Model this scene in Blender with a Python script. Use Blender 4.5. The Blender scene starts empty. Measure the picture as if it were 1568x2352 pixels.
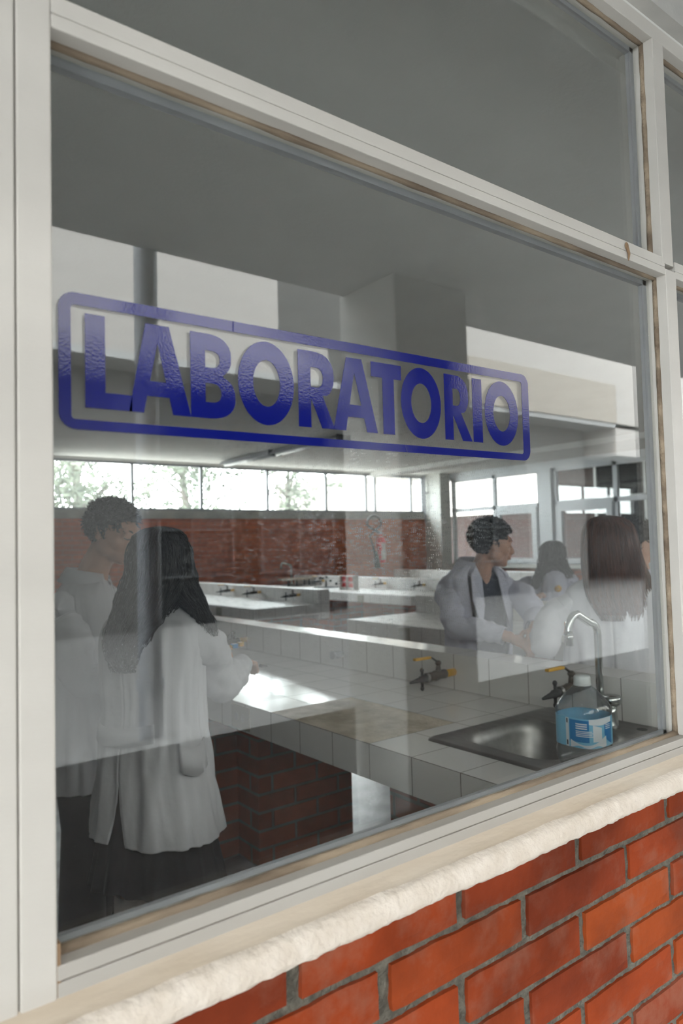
import bpy, bmesh, math, random
from mathutils import Vector, Matrix, noise
from math import sin, cos, pi, radians

random.seed(7)
SC = bpy.context.scene
COL = SC.collection

# ------------------------------------------------------------------ camera, sky, sun, exposure
cam_d = bpy.data.cameras.new('camera')
cam = bpy.data.objects.new('camera', cam_d)
COL.objects.link(cam)
SC.camera = cam
cam_d.sensor_fit = 'VERTICAL'
cam_d.sensor_height = 36.0
cam_d.lens = 36.0 * 1648.235 / 2352
cam_d.clip_start = 0.02
cam_d.clip_end = 300
_w = Vector((-0.04592832, 0.00804966, -0.02585872))
_R = Matrix.Rotation(_w.length, 3, _w.normalized())
_a = radians(52)
_B = Matrix(((sin(_a), -cos(_a), 0), (0, 0, -1), (cos(_a), sin(_a), 0)))   # world axes as columns, x right / y down / z forward
_M = (_R @ _B).transposed()
_F = Matrix(((1, 0, 0), (0, -1, 0), (0, 0, -1)))
cam.matrix_world = Matrix.Translation((0, 0, 1.515)) @ (_M @ _F).to_4x4()
cam_d.dof.use_dof = True
cam_d.dof.focus_distance = 1.3
cam_d.dof.aperture_fstop = 5.0

world = bpy.data.worlds.new('sky')
SC.world = world
world.use_nodes = True
_nt = world.node_tree
_bg = _nt.nodes['Background']
_bg.inputs['Color'].default_value = (0.90, 0.96, 1.0, 1)
_bg.inputs['Strength'].default_value = 24.0

sun_d = bpy.data.lights.new('sun', 'SUN')
sun_d.energy = 6.5
sun_d.angle = radians(3)
sun_d.color = (1.0, 0.94, 0.85)
sun = bpy.data.objects.new('sun', sun_d)
COL.objects.link(sun)
sun.rotation_euler = Vector((-0.72, 0.16, 0.66)).to_track_quat('Z', 'Y').to_euler()

SC.view_settings.view_transform = 'Standard'
SC.view_settings.look = 'None'
SC.view_settings.gamma = 1
SC.view_settings.use_curve_mapping = False
SC.view_settings.exposure = 0.0
SC.cycles.max_bounces = 14
SC.cycles.diffuse_bounces = 7
SC.cycles.glossy_bounces = 6
SC.cycles.transmission_bounces = 8
SC.cycles.transparent_max_bounces = 24
SC.cycles.sample_clamp_indirect = 6
SC.cycles.use_denoising = True
SC.cycles.use_adaptive_sampling = True
SC.cycles.adaptive_threshold = 0.02

# ------------------------------------------------------------------ materials
def M(name, col, rough=0.6, metal=0.0, spec=0.5, var=0.0, vscale=6.0, bump=0.0, bscale=60.0, col2=None, stretch=None, coat=0.0, detail=4):
    m = bpy.data.materials.new(name)
    m.use_nodes = True
    nt = m.node_tree
    b = nt.nodes['Principled BSDF']
    b.inputs['Base Color'].default_value = (*col, 1)
    b.inputs['Roughness'].default_value = rough
    b.inputs['Metallic'].default_value = metal
    b.inputs['Specular IOR Level'].default_value = spec
    b.inputs['Coat Weight'].default_value = coat
    tc = nt.nodes.new('ShaderNodeTexCoord')
    mp = nt.nodes.new('ShaderNodeMapping')
    nt.links.new(tc.outputs['Object'], mp.inputs['Vector'])
    if stretch:
        mp.inputs['Scale'].default_value = stretch
    if var > 0 or col2:
        n = nt.nodes.new('ShaderNodeTexNoise')
        n.inputs['Scale'].default_value = vscale
        n.inputs['Detail'].default_value = detail
        nt.links.new(mp.outputs[0], n.inputs['Vector'])
        r = nt.nodes.new('ShaderNodeValToRGB')
        c2 = col2 if col2 else tuple(max(0, c * (1 - var)) for c in col)
        r.color_ramp.elements[0].position = 0.35
        r.color_ramp.elements[1].position = 0.65
        r.color_ramp.elements[0].color = (*c2, 1)
        r.color_ramp.elements[1].color = (*col, 1)
        nt.links.new(n.outputs['Fac'], r.inputs['Fac'])
        nt.links.new(r.outputs[0], b.inputs['Base Color'])
    if bump > 0:
        n2 = nt.nodes.new('ShaderNodeTexNoise')
        n2.inputs['Scale'].default_value = bscale
        n2.inputs['Detail'].default_value = 5
        nt.links.new(mp.outputs[0], n2.inputs['Vector'])
        bp = nt.nodes.new('ShaderNodeBump')
        bp.inputs['Strength'].default_value = bump
        bp.inputs['Distance'].default_value = 0.01
        nt.links.new(n2.outputs['Fac'], bp.inputs['Height'])
        nt.links.new(bp.outputs[0], b.inputs['Normal'])
    return m

def glass_mat(name, tint=(0.97, 0.98, 0.97), dust=0.0, spots=False, f0=0.043):
    m = bpy.data.materials.new(name)
    m.use_nodes = True
    nt = m.node_tree
    N, L = nt.nodes, nt.links
    N.clear()
    out = N.new('ShaderNodeOutputMaterial')
    tr = N.new('ShaderNodeBsdfTransparent')
    tr.inputs['Color'].default_value = (*tint, 1)
    gl = N.new('ShaderNodeBsdfGlossy')
    gl.inputs['Roughness'].default_value = 0.0
    gl.inputs['Color'].default_value = (1, 1, 1, 1)
    lw = N.new('ShaderNodeLayerWeight')
    lw.inputs['Blend'].default_value = 0.5
    p = N.new('ShaderNodeMath'); p.operation = 'POWER'; p.inputs[1].default_value = 5
    L.new(lw.outputs['Facing'], p.inputs[0])
    ma = N.new('ShaderNodeMath'); ma.operation = 'MULTIPLY_ADD'
    ma.inputs[1].default_value = 1 - f0; ma.inputs[2].default_value = f0
    L.new(p.outputs[0], ma.inputs[0])
    mx = N.new('ShaderNodeMixShader')
    L.new(ma.outputs[0], mx.inputs[0]); L.new(tr.outputs[0], mx.inputs[1]); L.new(gl.outputs[0], mx.inputs[2])
    last = mx
    if dust > 0 or spots:
        df = N.new('ShaderNodeBsdfDiffuse'); df.inputs['Color'].default_value = (0.8, 0.82, 0.86, 1)
        tl = N.new('ShaderNodeBsdfTranslucent'); tl.inputs['Color'].default_value = (0.8, 0.82, 0.86, 1)
        ad = N.new('ShaderNodeMixShader'); ad.inputs[0].default_value = 0.5
        L.new(df.outputs[0], ad.inputs[1]); L.new(tl.outputs[0], ad.inputs[2])
        m2 = N.new('ShaderNodeMixShader')
        L.new(mx.outputs[0], m2.inputs[1]); L.new(ad.outputs[0], m2.inputs[2])
        m2.inputs[0].default_value = dust
        if spots:
            tc = N.new('ShaderNodeTexCoord')
            def ring(scale, lo, hi, seed):
                mp = N.new('ShaderNodeMapping'); mp.inputs['Location'].default_value = (seed, 0, seed)
                mp.inputs['Scale'].default_value = (1, 0, 1)
                L.new(tc.outputs['Object'], mp.inputs['Vector'])
                v = N.new('ShaderNodeTexVoronoi'); v.inputs['Scale'].default_value = scale
                v.inputs['Randomness'].default_value = 1
                L.new(mp.outputs[0], v.inputs['Vector'])
                r = N.new('ShaderNodeValToRGB'); e = r.color_ramp.elements
                e[0].position = lo; e[0].color = (0, 0, 0, 1)
                e[1].position = (lo + hi) / 2; e[1].color = (1, 1, 1, 1)
                e2 = e.new(hi); e2.color = (0, 0, 0, 1)
                L.new(v.outputs['Distance'], r.inputs['Fac'])
                s = N.new('ShaderNodeSeparateColor'); L.new(v.outputs['Color'], s.inputs[0])
                g = N.new('ShaderNodeMath'); g.operation = 'GREATER_THAN'; g.inputs[1].default_value = 0.45
                L.new(s.outputs[0], g.inputs[0])
                q = N.new('ShaderNodeMath'); q.operation = 'MULTIPLY'
                L.new(r.outputs[0], q.inputs[0]); L.new(g.outputs[0], q.inputs[1])
                return q
            a1 = ring(270, 0.22, 0.40, 0.3); a2 = ring(620, 0.0, 0.25, 3.7)
            sm = N.new('ShaderNodeMath'); sm.operation = 'ADD'
            L.new(a1.outputs[0], sm.inputs[0]); L.new(a2.outputs[0], sm.inputs[1])
            # where the spray dried: a soft patch round (0.66, 1.40)
            sx = N.new('ShaderNodeSeparateXYZ'); L.new(tc.outputs['Object'], sx.inputs[0])
            vm = N.new('ShaderNodeVectorMath'); vm.operation = 'SUBTRACT'; vm.inputs[1].default_value = (0.66, 0, 1.535)
            L.new(tc.outputs['Object'], vm.inputs[0])
            vs = N.new('ShaderNodeVectorMath'); vs.operation = 'MULTIPLY'; vs.inputs[1].default_value = (2.9, 0, 5.6)
            L.new(vm.outputs[0], vs.inputs[0])
            vl = N.new('ShaderNodeVectorMath'); vl.operation = 'LENGTH'; L.new(vs.outputs[0], vl.inputs[0])
            mr = N.new('ShaderNodeMapRange'); mr.inputs[1].default_value = 1.1; mr.inputs[2].default_value = 0.1
            mr.inputs[3].default_value = 0.0; mr.inputs[4].default_value = 1.0
            L.new(vl.outputs['Value'], mr.inputs[0])
            nz = N.new('ShaderNodeTexNoise'); nz.inputs['Scale'].default_value = 26; L.new(tc.outputs['Object'], nz.inputs['Vector'])
            m3 = N.new('ShaderNodeMath'); m3.operation = 'MULTIPLY'; L.new(mr.outputs[0], m3.inputs[0]); L.new(nz.outputs[0], m3.inputs[1])
            m4 = N.new('ShaderNodeMath'); m4.operation = 'MULTIPLY'; L.new(m3.outputs[0], m4.inputs[0]); L.new(sm.outputs[0], m4.inputs[1])
            m5 = N.new('ShaderNodeMath'); m5.operation = 'MULTIPLY_ADD'; m5.inputs[1].default_value = 0.9; m5.inputs[2].default_value = dust
            m5.use_clamp = True
            L.new(m4.outputs[0], m5.inputs[0]); L.new(m5.outputs[0], m2.inputs[0])
        last = m2
    L.new(last.outputs[0], out.inputs['Surface'])
    return m

def brick_mat(name, c1, c2, mortar, axes, bw=0.262, bh=0.067, ms=0.006, off=(0, 0), rough=0.75):
    m = bpy.data.materials.new(name)
    m.use_nodes = True
    nt = m.node_tree
    N, L = nt.nodes, nt.links
    b = N['Principled BSDF']
    tc = N.new('ShaderNodeTexCoord')
    s = N.new('ShaderNodeSeparateXYZ'); L.new(tc.outputs['Object'], s.inputs[0])
    c = N.new('ShaderNodeCombineXYZ')
    if axes == 'XY':
        ad = N.new('ShaderNodeMath'); ad.operation = 'ADD'
        L.new(s.outputs[0], ad.inputs[0]); L.new(s.outputs[1], ad.inputs[1]); L.new(ad.outputs[0], c.inputs[0])
    else:
        L.new(s.outputs[0 if axes == 'X' else 1], c.inputs[0])
    L.new(s.outputs[2], c.inputs[1])
    t = N.new('ShaderNodeTexBrick')
    t.inputs['Scale'].default_value = 1.0
    t.inputs['Brick Width'].default_value = bw
    t.inputs['Row Height'].default_value = bh
    t.inputs['Mortar Size'].default_value = ms
    t.inputs['Mortar Smooth'].default_value = 0.3
    t.inputs['Color1'].default_value = (*c1, 1)
    t.inputs['Color2'].default_value = (*c2, 1)
    t.inputs['Mortar'].default_value = (*mortar, 1)
    L.new(c.outputs[0], t.inputs['Vector'])
    n = N.new('ShaderNodeTexNoise'); n.inputs['Scale'].default_value = 14; n.inputs['Detail'].default_value = 6
    L.new(tc.outputs['Object'], n.inputs['Vector'])
    mx = N.new('ShaderNodeMix'); mx.data_type = 'RGBA'; mx.blend_type = 'MULTIPLY'
    mx.inputs[0].default_value = 0.5
    L.new(t.outputs['Color'], mx.inputs[6]); L.new(n.outputs['Fac'], mx.inputs[7])
    L.new(mx.outputs[2], b.inputs['Base Color'])
    b.inputs['Roughness'].default_value = rough
    bp = N.new('ShaderNodeBump'); bp.inputs['Strength'].default_value = 0.6; bp.inputs['Distance'].default_value = 0.006
    iv = N.new('ShaderNodeMath'); iv.operation = 'SUBTRACT'; iv.inputs[0].default_value = 1
    L.new(t.outputs['Fac'], iv.inputs[1]); L.new(iv.outputs[0], bp.inputs['Height'])
    L.new(bp.outputs[0], b.inputs['Normal'])
    return m

def tile_mat(name, ox, oy, oz, size=0.2, grout=0.0028, tone=(0.84, 0.83, 0.82), gcol=(0.16, 0.14, 0.13), rough=0.15):
    """square glazed tiles in object space with offset; the grout shows on the two axes lying in each face"""
    m = bpy.data.materials.new(name)
    m.use_nodes = True
    nt = m.node_tree
    N, L = nt.nodes, nt.links
    b = N['Principled BSDF']
    tc = N.new('ShaderNodeTexCoord'); ge = N.new('ShaderNodeNewGeometry')
    s = N.new('ShaderNodeSeparateXYZ'); L.new(tc.outputs['Object'], s.inputs[0])
    sn = N.new('ShaderNodeSeparateXYZ'); L.new(ge.outputs['True Normal'], sn.inputs[0])
    masks = []
    ids = []
    for k, o in enumerate((ox, oy, oz)):
        a = N.new('ShaderNodeMath'); a.operation = 'SUBTRACT'; a.inputs[1].default_value = o; L.new(s.outputs[k], a.inputs[0])
        d = N.new('ShaderNodeMath'); d.operation = 'DIVIDE'; d.inputs[1].default_value = size; L.new(a.outputs[0], d.inputs[0])
        fr = N.new('ShaderNodeMath'); fr.operation = 'ROUND'; L.new(d.outputs[0], fr.inputs[0])
        df = N.new('ShaderNodeMath'); df.operation = 'SUBTRACT'; L.new(d.outputs[0], df.inputs[0]); L.new(fr.outputs[0], df.inputs[1])
        ab = N.new('ShaderNodeMath'); ab.operation = 'ABSOLUTE'; L.new(df.outputs[0], ab.inputs[0])
        lt = N.new('ShaderNodeMath'); lt.operation = 'LESS_THAN'; lt.inputs[1].default_value = grout / 2 / size; L.new(ab.outputs[0], lt.inputs[0])
        an = N.new('ShaderNodeMath'); an.operation = 'ABSOLUTE'; L.new(sn.outputs[k], an.inputs[0])
        nl = N.new('ShaderNodeMath'); nl.operation = 'LESS_THAN'; nl.inputs[1].default_value = 0.5; L.new(an.outputs[0], nl.inputs[0])
        mu = N.new('ShaderNodeMath'); mu.operation = 'MULTIPLY'; L.new(lt.outputs[0], mu.inputs[0]); L.new(nl.outputs[0], mu.inputs[1])
        masks.append(mu)
        fl = N.new('ShaderNodeMath'); fl.operation = 'FLOOR'; L.new(d.outputs[0], fl.inputs[0]); ids.append(fl)
    m1 = N.new('ShaderNodeMath'); m1.operation = 'MAXIMUM'; L.new(masks[0].outputs[0], m1.inputs[0]); L.new(masks[1].outputs[0], m1.inputs[1])
    m2 = N.new('ShaderNodeMath'); m2.operation = 'MAXIMUM'; L.new(m1.outputs[0], m2.inputs[0]); L.new(masks[2].outputs[0], m2.inputs[1])
    cv = N.new('ShaderNodeCombineXYZ')
    for k in range(3): L.new(ids[k].outputs[0], cv.inputs[k])
    wn = N.new('ShaderNodeTexWhiteNoise'); wn.noise_dimensions = '3D'; L.new(cv.outputs[0], wn.inputs['Vector'])
    # each tile sits a hair out of level
    vs = N.new('ShaderNodeVectorMath'); vs.operation = 'SUBTRACT'; vs.inputs[1].default_value = (0.5, 0.5, 0.5); L.new(wn.outputs['Color'], vs.inputs[0])
    sc = N.new('ShaderNodeVectorMath'); sc.operation = 'SCALE'; sc.inputs['Scale'].default_value = 0.022; L.new(vs.outputs[0], sc.inputs[0])
    ad = N.new('ShaderNodeVectorMath'); ad.operation = 'ADD'; L.new(ge.outputs['Normal'], ad.inputs[0]); L.new(sc.outputs[0], ad.inputs[1])
    nr = N.new('ShaderNodeVectorMath'); nr.operation = 'NORMALIZE'; L.new(ad.outputs[0], nr.inputs[0])
    L.new(nr.outputs[0], b.inputs['Normal'])
    mx = N.new('ShaderNodeMix'); mx.data_type = 'RGBA'
    mx.inputs[6].default_value = (*tone, 1); mx.inputs[7].default_value = (*gcol, 1)
    L.new(m2.outputs[0], mx.inputs[0]); L.new(mx.outputs[2], b.inputs['Base Color'])
    r = N.new('ShaderNodeMath'); r.operation = 'MULTIPLY_ADD'; r.inputs[1].default_value = 0.7; r.inputs[2].default_value = rough
    L.new(m2.outputs[0], r.inputs[0]); L.new(r.outputs[0], b.inputs['Roughness'])
    b.inputs['Specular IOR Level'].default_value = 0.4
    return m

m_alu = M('painted_aluminium', (0.52, 0.495, 0.455), 0.42, var=0.10, vscale=9, bump=0.05, bscale=300, stretch=(0.3, 1, 1))
m_alu_shaded = M('shade_darkened_aluminium', (0.40, 0.385, 0.355), 0.5, col2=(0.34, 0.315, 0.28), vscale=7, stretch=(0.3, 1, 1))  # frame paint darkened: the falloff low on the window put into colour
m_alu_dark = M('grey_inner_frame', (0.36, 0.37, 0.40), 0.4, var=0.15, vscale=10)
m_putty = M('brown_putty', (0.30, 0.235, 0.165), 0.85, col2=(0.13, 0.095, 0.065), vscale=22, stretch=(0.25, 1, 1), bump=0.5, bscale=120)
m_dirt = M('brown_grime', (0.22, 0.14, 0.08), 0.9)
m_plaster = M('cream_plaster', (0.62, 0.56, 0.49), 0.8, col2=(0.54, 0.475, 0.40), vscale=30, bump=0.40, bscale=90, detail=8)
m_stain = M('dusty_plaster', (0.44, 0.36, 0.27), 0.85, col2=(0.52, 0.46, 0.38), vscale=10, bump=0.3, bscale=40, stretch=(0.3, 1, 1))
m_mortar = M('mortar', (0.13, 0.12, 0.095), 0.95, var=0.45, vscale=60, bump=1.0, bscale=110)
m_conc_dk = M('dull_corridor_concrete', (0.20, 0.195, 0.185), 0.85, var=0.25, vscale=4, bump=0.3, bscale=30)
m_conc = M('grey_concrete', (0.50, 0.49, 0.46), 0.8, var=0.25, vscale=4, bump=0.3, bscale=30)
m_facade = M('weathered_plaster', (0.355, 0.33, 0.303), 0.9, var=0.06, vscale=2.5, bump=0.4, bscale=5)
m_shade = M('shaded_plaster', (0.060, 0.058, 0.054), 0.9, var=0.1, vscale=2)  # darkened plaster: shade under the slab and in the recess put into colour
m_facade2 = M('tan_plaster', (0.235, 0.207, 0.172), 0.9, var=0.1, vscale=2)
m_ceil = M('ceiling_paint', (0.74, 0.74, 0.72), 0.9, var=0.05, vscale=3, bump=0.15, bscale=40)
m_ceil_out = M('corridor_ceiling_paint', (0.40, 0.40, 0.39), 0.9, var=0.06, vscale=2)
m_wallw = M('white_wall_paint', (0.66, 0.66, 0.63), 0.8, var=0.08, vscale=3)
m_floor = M('worn_terrazzo', (0.42, 0.43, 0.46), 0.28, var=0.45, vscale=7, bump=0.2, bscale=40)
m_bounce_ground = M('bounce_light_ground', (0.42, 0.41, 0.38), 0.9, var=0.1, vscale=1.5)
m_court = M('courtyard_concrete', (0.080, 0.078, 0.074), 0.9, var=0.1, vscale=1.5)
m_tile = tile_mat('white_glazed_tile', 0.093, 0.026, 0.07)
m_tileD = tile_mat('worn_white_tile', 0.093, 0.026, 0.07, tone=(0.86, 0.85, 0.84), rough=0.34)
m_screed = M('bare_screed', (0.60, 0.53, 0.43), 0.85, col2=(0.42, 0.36, 0.28), vscale=12, bump=0.6, bscale=60)
m_steel = M('stainless_steel', (0.34, 0.335, 0.33), 0.40, metal=1.0, var=0.15, vscale=40, stretch=(1, 0.1, 1))
m_chrome = M('worn_chrome', (0.62, 0.65, 0.64), 0.22, metal=1.0)
m_brown = M('brown_valve_metal', (0.085, 0.070, 0.055), 0.45, metal=0.4, var=0.4, vscale=50)
m_black = M('black_rubber', (0.02, 0.022, 0.025), 0.5)
m_yellow = M('yellow_paint', (0.72, 0.40, 0.03), 0.5, var=0.2, vscale=40)
m_red = M('red_paint', (0.55, 0.02, 0.03), 0.35)
m_vinyl = M('blue_vinyl', (0.002, 0.005, 0.125), 0.045, spec=0.5, bump=0.02, bscale=400)
m_vinyl_edge = M('dark_blue_vinyl', (0.002, 0.004, 0.12), 0.3)
m_glass = glass_mat('window_glass', dust=0.002, spots=True, f0=0.053)
m_glass2 = glass_mat('dusty_glass', dust=0.02)
m_pet = glass_mat('clear_plastic', tint=(0.93, 0.95, 0.96), f0=0.07, dust=0.05)
def edge_tint(m):
    nt = m.node_tree; N, L = nt.nodes, nt.links
    tr = next(n for n in N if n.type == 'BSDF_TRANSPARENT'); lw = next(n for n in N if n.type == 'LAYER_WEIGHT')
    r = N.new('ShaderNodeValToRGB'); e = r.color_ramp.elements
    e[0].position = .35; e[0].color = (.93, .95, .96, 1); e[1].position = .95; e[1].color = (.30, .34, .36, 1)
    L.new(lw.outputs['Facing'], r.inputs[0]); L.new(r.outputs[0], tr.inputs['Color'])
edge_tint(m_pet)
m_white_frame = M('white_window_frame', (0.72, 0.75, 0.78), 0.45)
m_grey_frame = M('grey_window_frame', (0.30, 0.31, 0.33), 0.45)
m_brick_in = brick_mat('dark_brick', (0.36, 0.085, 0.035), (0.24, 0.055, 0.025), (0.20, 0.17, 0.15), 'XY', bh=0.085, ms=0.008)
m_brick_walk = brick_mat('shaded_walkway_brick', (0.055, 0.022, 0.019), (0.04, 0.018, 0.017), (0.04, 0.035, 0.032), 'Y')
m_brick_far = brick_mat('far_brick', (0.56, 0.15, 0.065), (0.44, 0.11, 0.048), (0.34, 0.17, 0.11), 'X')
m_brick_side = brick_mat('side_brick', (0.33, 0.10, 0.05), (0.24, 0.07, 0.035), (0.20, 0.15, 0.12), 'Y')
m_coat = M('white_cotton', (0.68, 0.68, 0.72), 0.85, bump=0.25, bscale=22)
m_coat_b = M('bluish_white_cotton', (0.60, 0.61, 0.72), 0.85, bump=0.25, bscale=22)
m_skin = M('skin', (0.60, 0.35, 0.25), 0.5, var=0.08, vscale=20)
m_lip = M('lips', (0.42, 0.16, 0.12), 0.5)
m_hair_k = M('black_hair', (0.014, 0.011, 0.010), 0.38, spec=0.5, var=0.3, vscale=30)
m_hair_b = M('brown_hair', (0.115, 0.042, 0.024), 0.36, spec=0.5, var=0.55, vscale=60, stretch=(1, 1, 0.1))
m_cloth_k = M('black_cloth', (0.018, 0.018, 0.022), 0.85, var=0.3, vscale=12)
m_navy = M('navy_knit', (0.020, 0.026, 0.045), 0.9, bump=0.3, bscale=160)
m_sock = M('white_sock', (0.62, 0.57, 0.56), 0.9, bump=0.3, bscale=200)
m_shoe = M('black_leather', (0.015, 0.015, 0.018), 0.25)
m_leaf = M('pale_green_leaf', (0.105, 0.12, 0.085), 0.8, col2=(0.055, 0.07, 0.045), vscale=3)
m_bark = M('bark', (0.12, 0.105, 0.09), 0.9)
m_lab_blue = M('sky_blue_label', (0.20, 0.52, 0.74), 0.35)
m_lab_deep = M('deep_blue_label', (0.0, 0.19, 0.50), 0.35)
m_lab_white = M('white_print', (0.75, 0.80, 0.85), 0.4)
m_cap = M('white_cap', (0.62, 0.65, 0.65), 0.45)
m_paper = M('white_paper', (0.8, 0.8, 0.78), 0.8)
m_plate = M('beige_outlet_plate', (0.42, 0.40, 0.34), 0.5)
m_tube = M('lamp_tube', (0.85, 0.87, 0.88), 0.2)
m_dark_glass_shade = M('dark_window_and_shade', (0.006, 0.007, 0.008), 0.5, spec=0.1)
m_darkframe = M('dark_window_frame', (0.025, 0.028, 0.03), 0.6, spec=.2)
m_pink = M('pink_board', (0.75, 0.45, 0.38), 0.8)

# ------------------------------------------------------------------ mesh helpers
def new_obj(name, verts, faces, mat, parent=None, smooth=False, kind=None):
    me = bpy.data.meshes.new(name)
    me.from_pydata([tuple(v) for v in verts], [], faces)
    me.update()
    o = bpy.data.objects.new(name, me)
    COL.objects.link(o)
    for mm in (mat if isinstance(mat, (list, tuple)) else [mat]):
        me.materials.append(mm)
    if smooth:
        me.polygons.foreach_set('use_smooth', [True] * len(me.polygons))
    if parent:
        o.parent = parent
    if kind:
        o['kind'] = kind
    return o

class MB:
    def __init__(s):
        s.v, s.f, s.mi = [], [], []
        s.cur = 0
    def add(s, V, F):
        b = len(s.v)
        s.v += [Vector(v) for v in V]
        s.f += [tuple(i + b for i in f) for f in F]
        s.mi += [s.cur] * len(F)
    def box(s, x0, x1, y0, y1, z0, z1):
        s.add([(x0, y0, z0), (x1, y0, z0), (x1, y1, z0), (x0, y1, z0), (x0, y0, z1), (x1, y0, z1), (x1, y1, z1), (x0, y1, z1)],
              [(0, 3, 2, 1), (4, 5, 6, 7), (0, 1, 5, 4), (1, 2, 6, 5), (2, 3, 7, 6), (3, 0, 4, 7)])
    def bevbox(s, x0, x1, y0, y1, z0, z1, r=0.002, rot=None):
        bm = bmesh.new()
        bmesh.ops.create_cube(bm, size=1)
        for v in bm.verts:
            v.co = Vector((v.co.x * (x1 - x0), v.co.y * (y1 - y0), v.co.z * (z1 - z0)))
        bmesh.ops.bevel(bm, geom=bm.edges[:], offset=r, segments=2, affect='EDGES', profile=0.5)
        c = Vector(((x0 + x1) / 2, (y0 + y1) / 2, (z0 + z1) / 2))
        bm.verts.index_update()
        s.add([(rot @ v.co if rot else v.co) + c for v in bm.verts], [tuple(v.index for v in f.verts) for f in bm.faces])
        bm.free()
    def tube(s, pts, rad, n=12, caps=True, flat=1.0, up=None):
        pts = [Vector(p) for p in pts]
        if not isinstance(rad, (list, tuple)):
            rad = [rad] * len(pts)
        t0 = (pts[1] - pts[0]).normalized()
        ref = Vector(up) if up else (Vector((0, 0, 1)) if abs(t0.z) < 0.9 else Vector((1, 0, 0)))
        u = (ref - t0 * ref.dot(t0)).normalized()
        V, F = [], []
        for i, p in enumerate(pts):
            t = (pts[min(i + 1, len(pts) - 1)] - pts[max(i - 1, 0)])
            t = t.normalized() if t.length > 1e-9 else t0
            u = (u - t * u.dot(t))
            u = u.normalized() if u.length > 1e-6 else Vector((1, 0, 0))
            w = t.cross(u)
            for k in range(n):
                a = 2 * pi * k / n
                V.append(p + u * (cos(a) * rad[i]) + w * (sin(a) * rad[i] * flat))
        for i in range(len(pts) - 1):
            for k in range(n):
                F.append((i * n + k, i * n + (k + 1) % n, (i + 1) * n + (k + 1) % n, (i + 1) * n + k))
        if caps:
            F.append(tuple(range(n - 1, -1, -1)))
            F.append(tuple((len(pts) - 1) * n + k for k in range(n)))
        s.add(V, F)
    def cyl(s, p, q, r, n=16):
        s.tube([p, q], r, n)
    def ell(s, c, r, seg=16, rings=10, rot=None):
        V, F = [], []
        c = Vector(c)
        r = (r, r, r) if not isinstance(r, (tuple, list)) else r
        for i in range(1, rings):
            th = pi * i / rings
            for k in range(seg):
                a = 2 * pi * k / seg
                d = Vector((r[0] * sin(th) * cos(a), r[1] * sin(th) * sin(a), r[2] * cos(th)))
                V.append(c + (rot @ d if rot else d))
        top = len(V); d = Vector((0, 0, r[2])); V.append(c + (rot @ d if rot else d)); V.append(c - (rot @ d if rot else d))
        for i in range(rings - 2):
            for k in range(seg):
                F.append((i * seg + k, (i + 1) * seg + k, (i + 1) * seg + (k + 1) % seg, i * seg + (k + 1) % seg))
        for k in range(seg):
            F.append((top, k, (k + 1) % seg))
            b = (rings - 2) * seg
            F.append((top + 1, b + (k + 1) % seg, b + k))
        s.add(V, F)
    def lathe(s, c, prof, n=32, sq=None):
        """profile list of (r, z) about a vertical axis at c"""
        V, F = [], []
        for r, z in prof:
            for k in range(n):
                a = 2 * pi * k / n
                q = 1.0
                if sq:
                    q = 1 / max(abs(cos(a)) ** sq + abs(sin(a)) ** sq, 1e-6) ** (1 / sq)
                V.append((c[0] + r * q * cos(a), c[1] + r * q * sin(a), c[2] + z))
        for i in range(len(prof) - 1):
            for k in range(n):
                F.append((i * n + k, i * n + (k + 1) % n, (i + 1) * n + (k + 1) % n, (i + 1) * n + k))
        s.add(V, F)
    def prism(s, prof, x0, x1, axis='x'):
        """extrude a closed (a, b) polygon along an axis"""
        n = len(prof)
        if axis == 'x':
            V = [(x0, a, b) for a, b in prof] + [(x1, a, b) for a, b in prof]
        elif axis == 'y':
            V = [(a, x0, b) for a, b in prof] + [(a, x1, b) for a, b in prof]
        else:
            V = [(a, b, x0) for a, b in prof] + [(a, b, x1) for a, b in prof]
        F = [(k, (k + 1) % n, n + (k + 1) % n, n + k) for k in range(n)]
        F += [tuple(range(n - 1, -1, -1)), tuple(range(n, 2 * n))]
        s.add(V, F)
    def build(s, name, mat, parent=None, smooth=False, kind=None, loc=None):
        v = s.v
        if loc is not None:
            v = [p - Vector(loc) for p in v]
        o = new_obj(name, v, s.f, mat, parent, smooth, kind)
        if any(s.mi):
            o.data.polygons.foreach_set('material_index', s.mi)
        bm = bmesh.new(); bm.from_mesh(o.data); bmesh.ops.recalc_face_normals(bm, faces=bm.faces[:]); bm.to_mesh(o.data); bm.free()
        if loc is not None:
            o.location = loc
        return o

def empty(name, loc=(0, 0, 0), label=None, cat=None, group=None, kind=None):
    o = bpy.data.objects.new(name, None)
    COL.objects.link(o)
    o.location = loc
    o.empty_display_size = 0.1
    tag(o, label, cat, group, kind)
    return o

def tag(o, label=None, cat=None, group=None, kind=None):
    if label: o['label'] = label
    if cat: o['category'] = cat
    if group: o['group'] = group
    if kind: o['kind'] = kind
    return o

def box_struct(name, x0, x1, y0, y1, z0, z1, mat):
    b = MB(); b.box(x0, x1, y0, y1, z0, z1)
    return b.build(name, mat, kind='structure')

def copy_thing(root, loc):
    c = root.copy(); COL.objects.link(c); c.location = loc
    for ch in list(root.children):
        d = ch.copy(); COL.objects.link(d); d.parent = c
        for g in list(ch.children):
            e = g.copy(); COL.objects.link(e); e.parent = d
    return c

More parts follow.
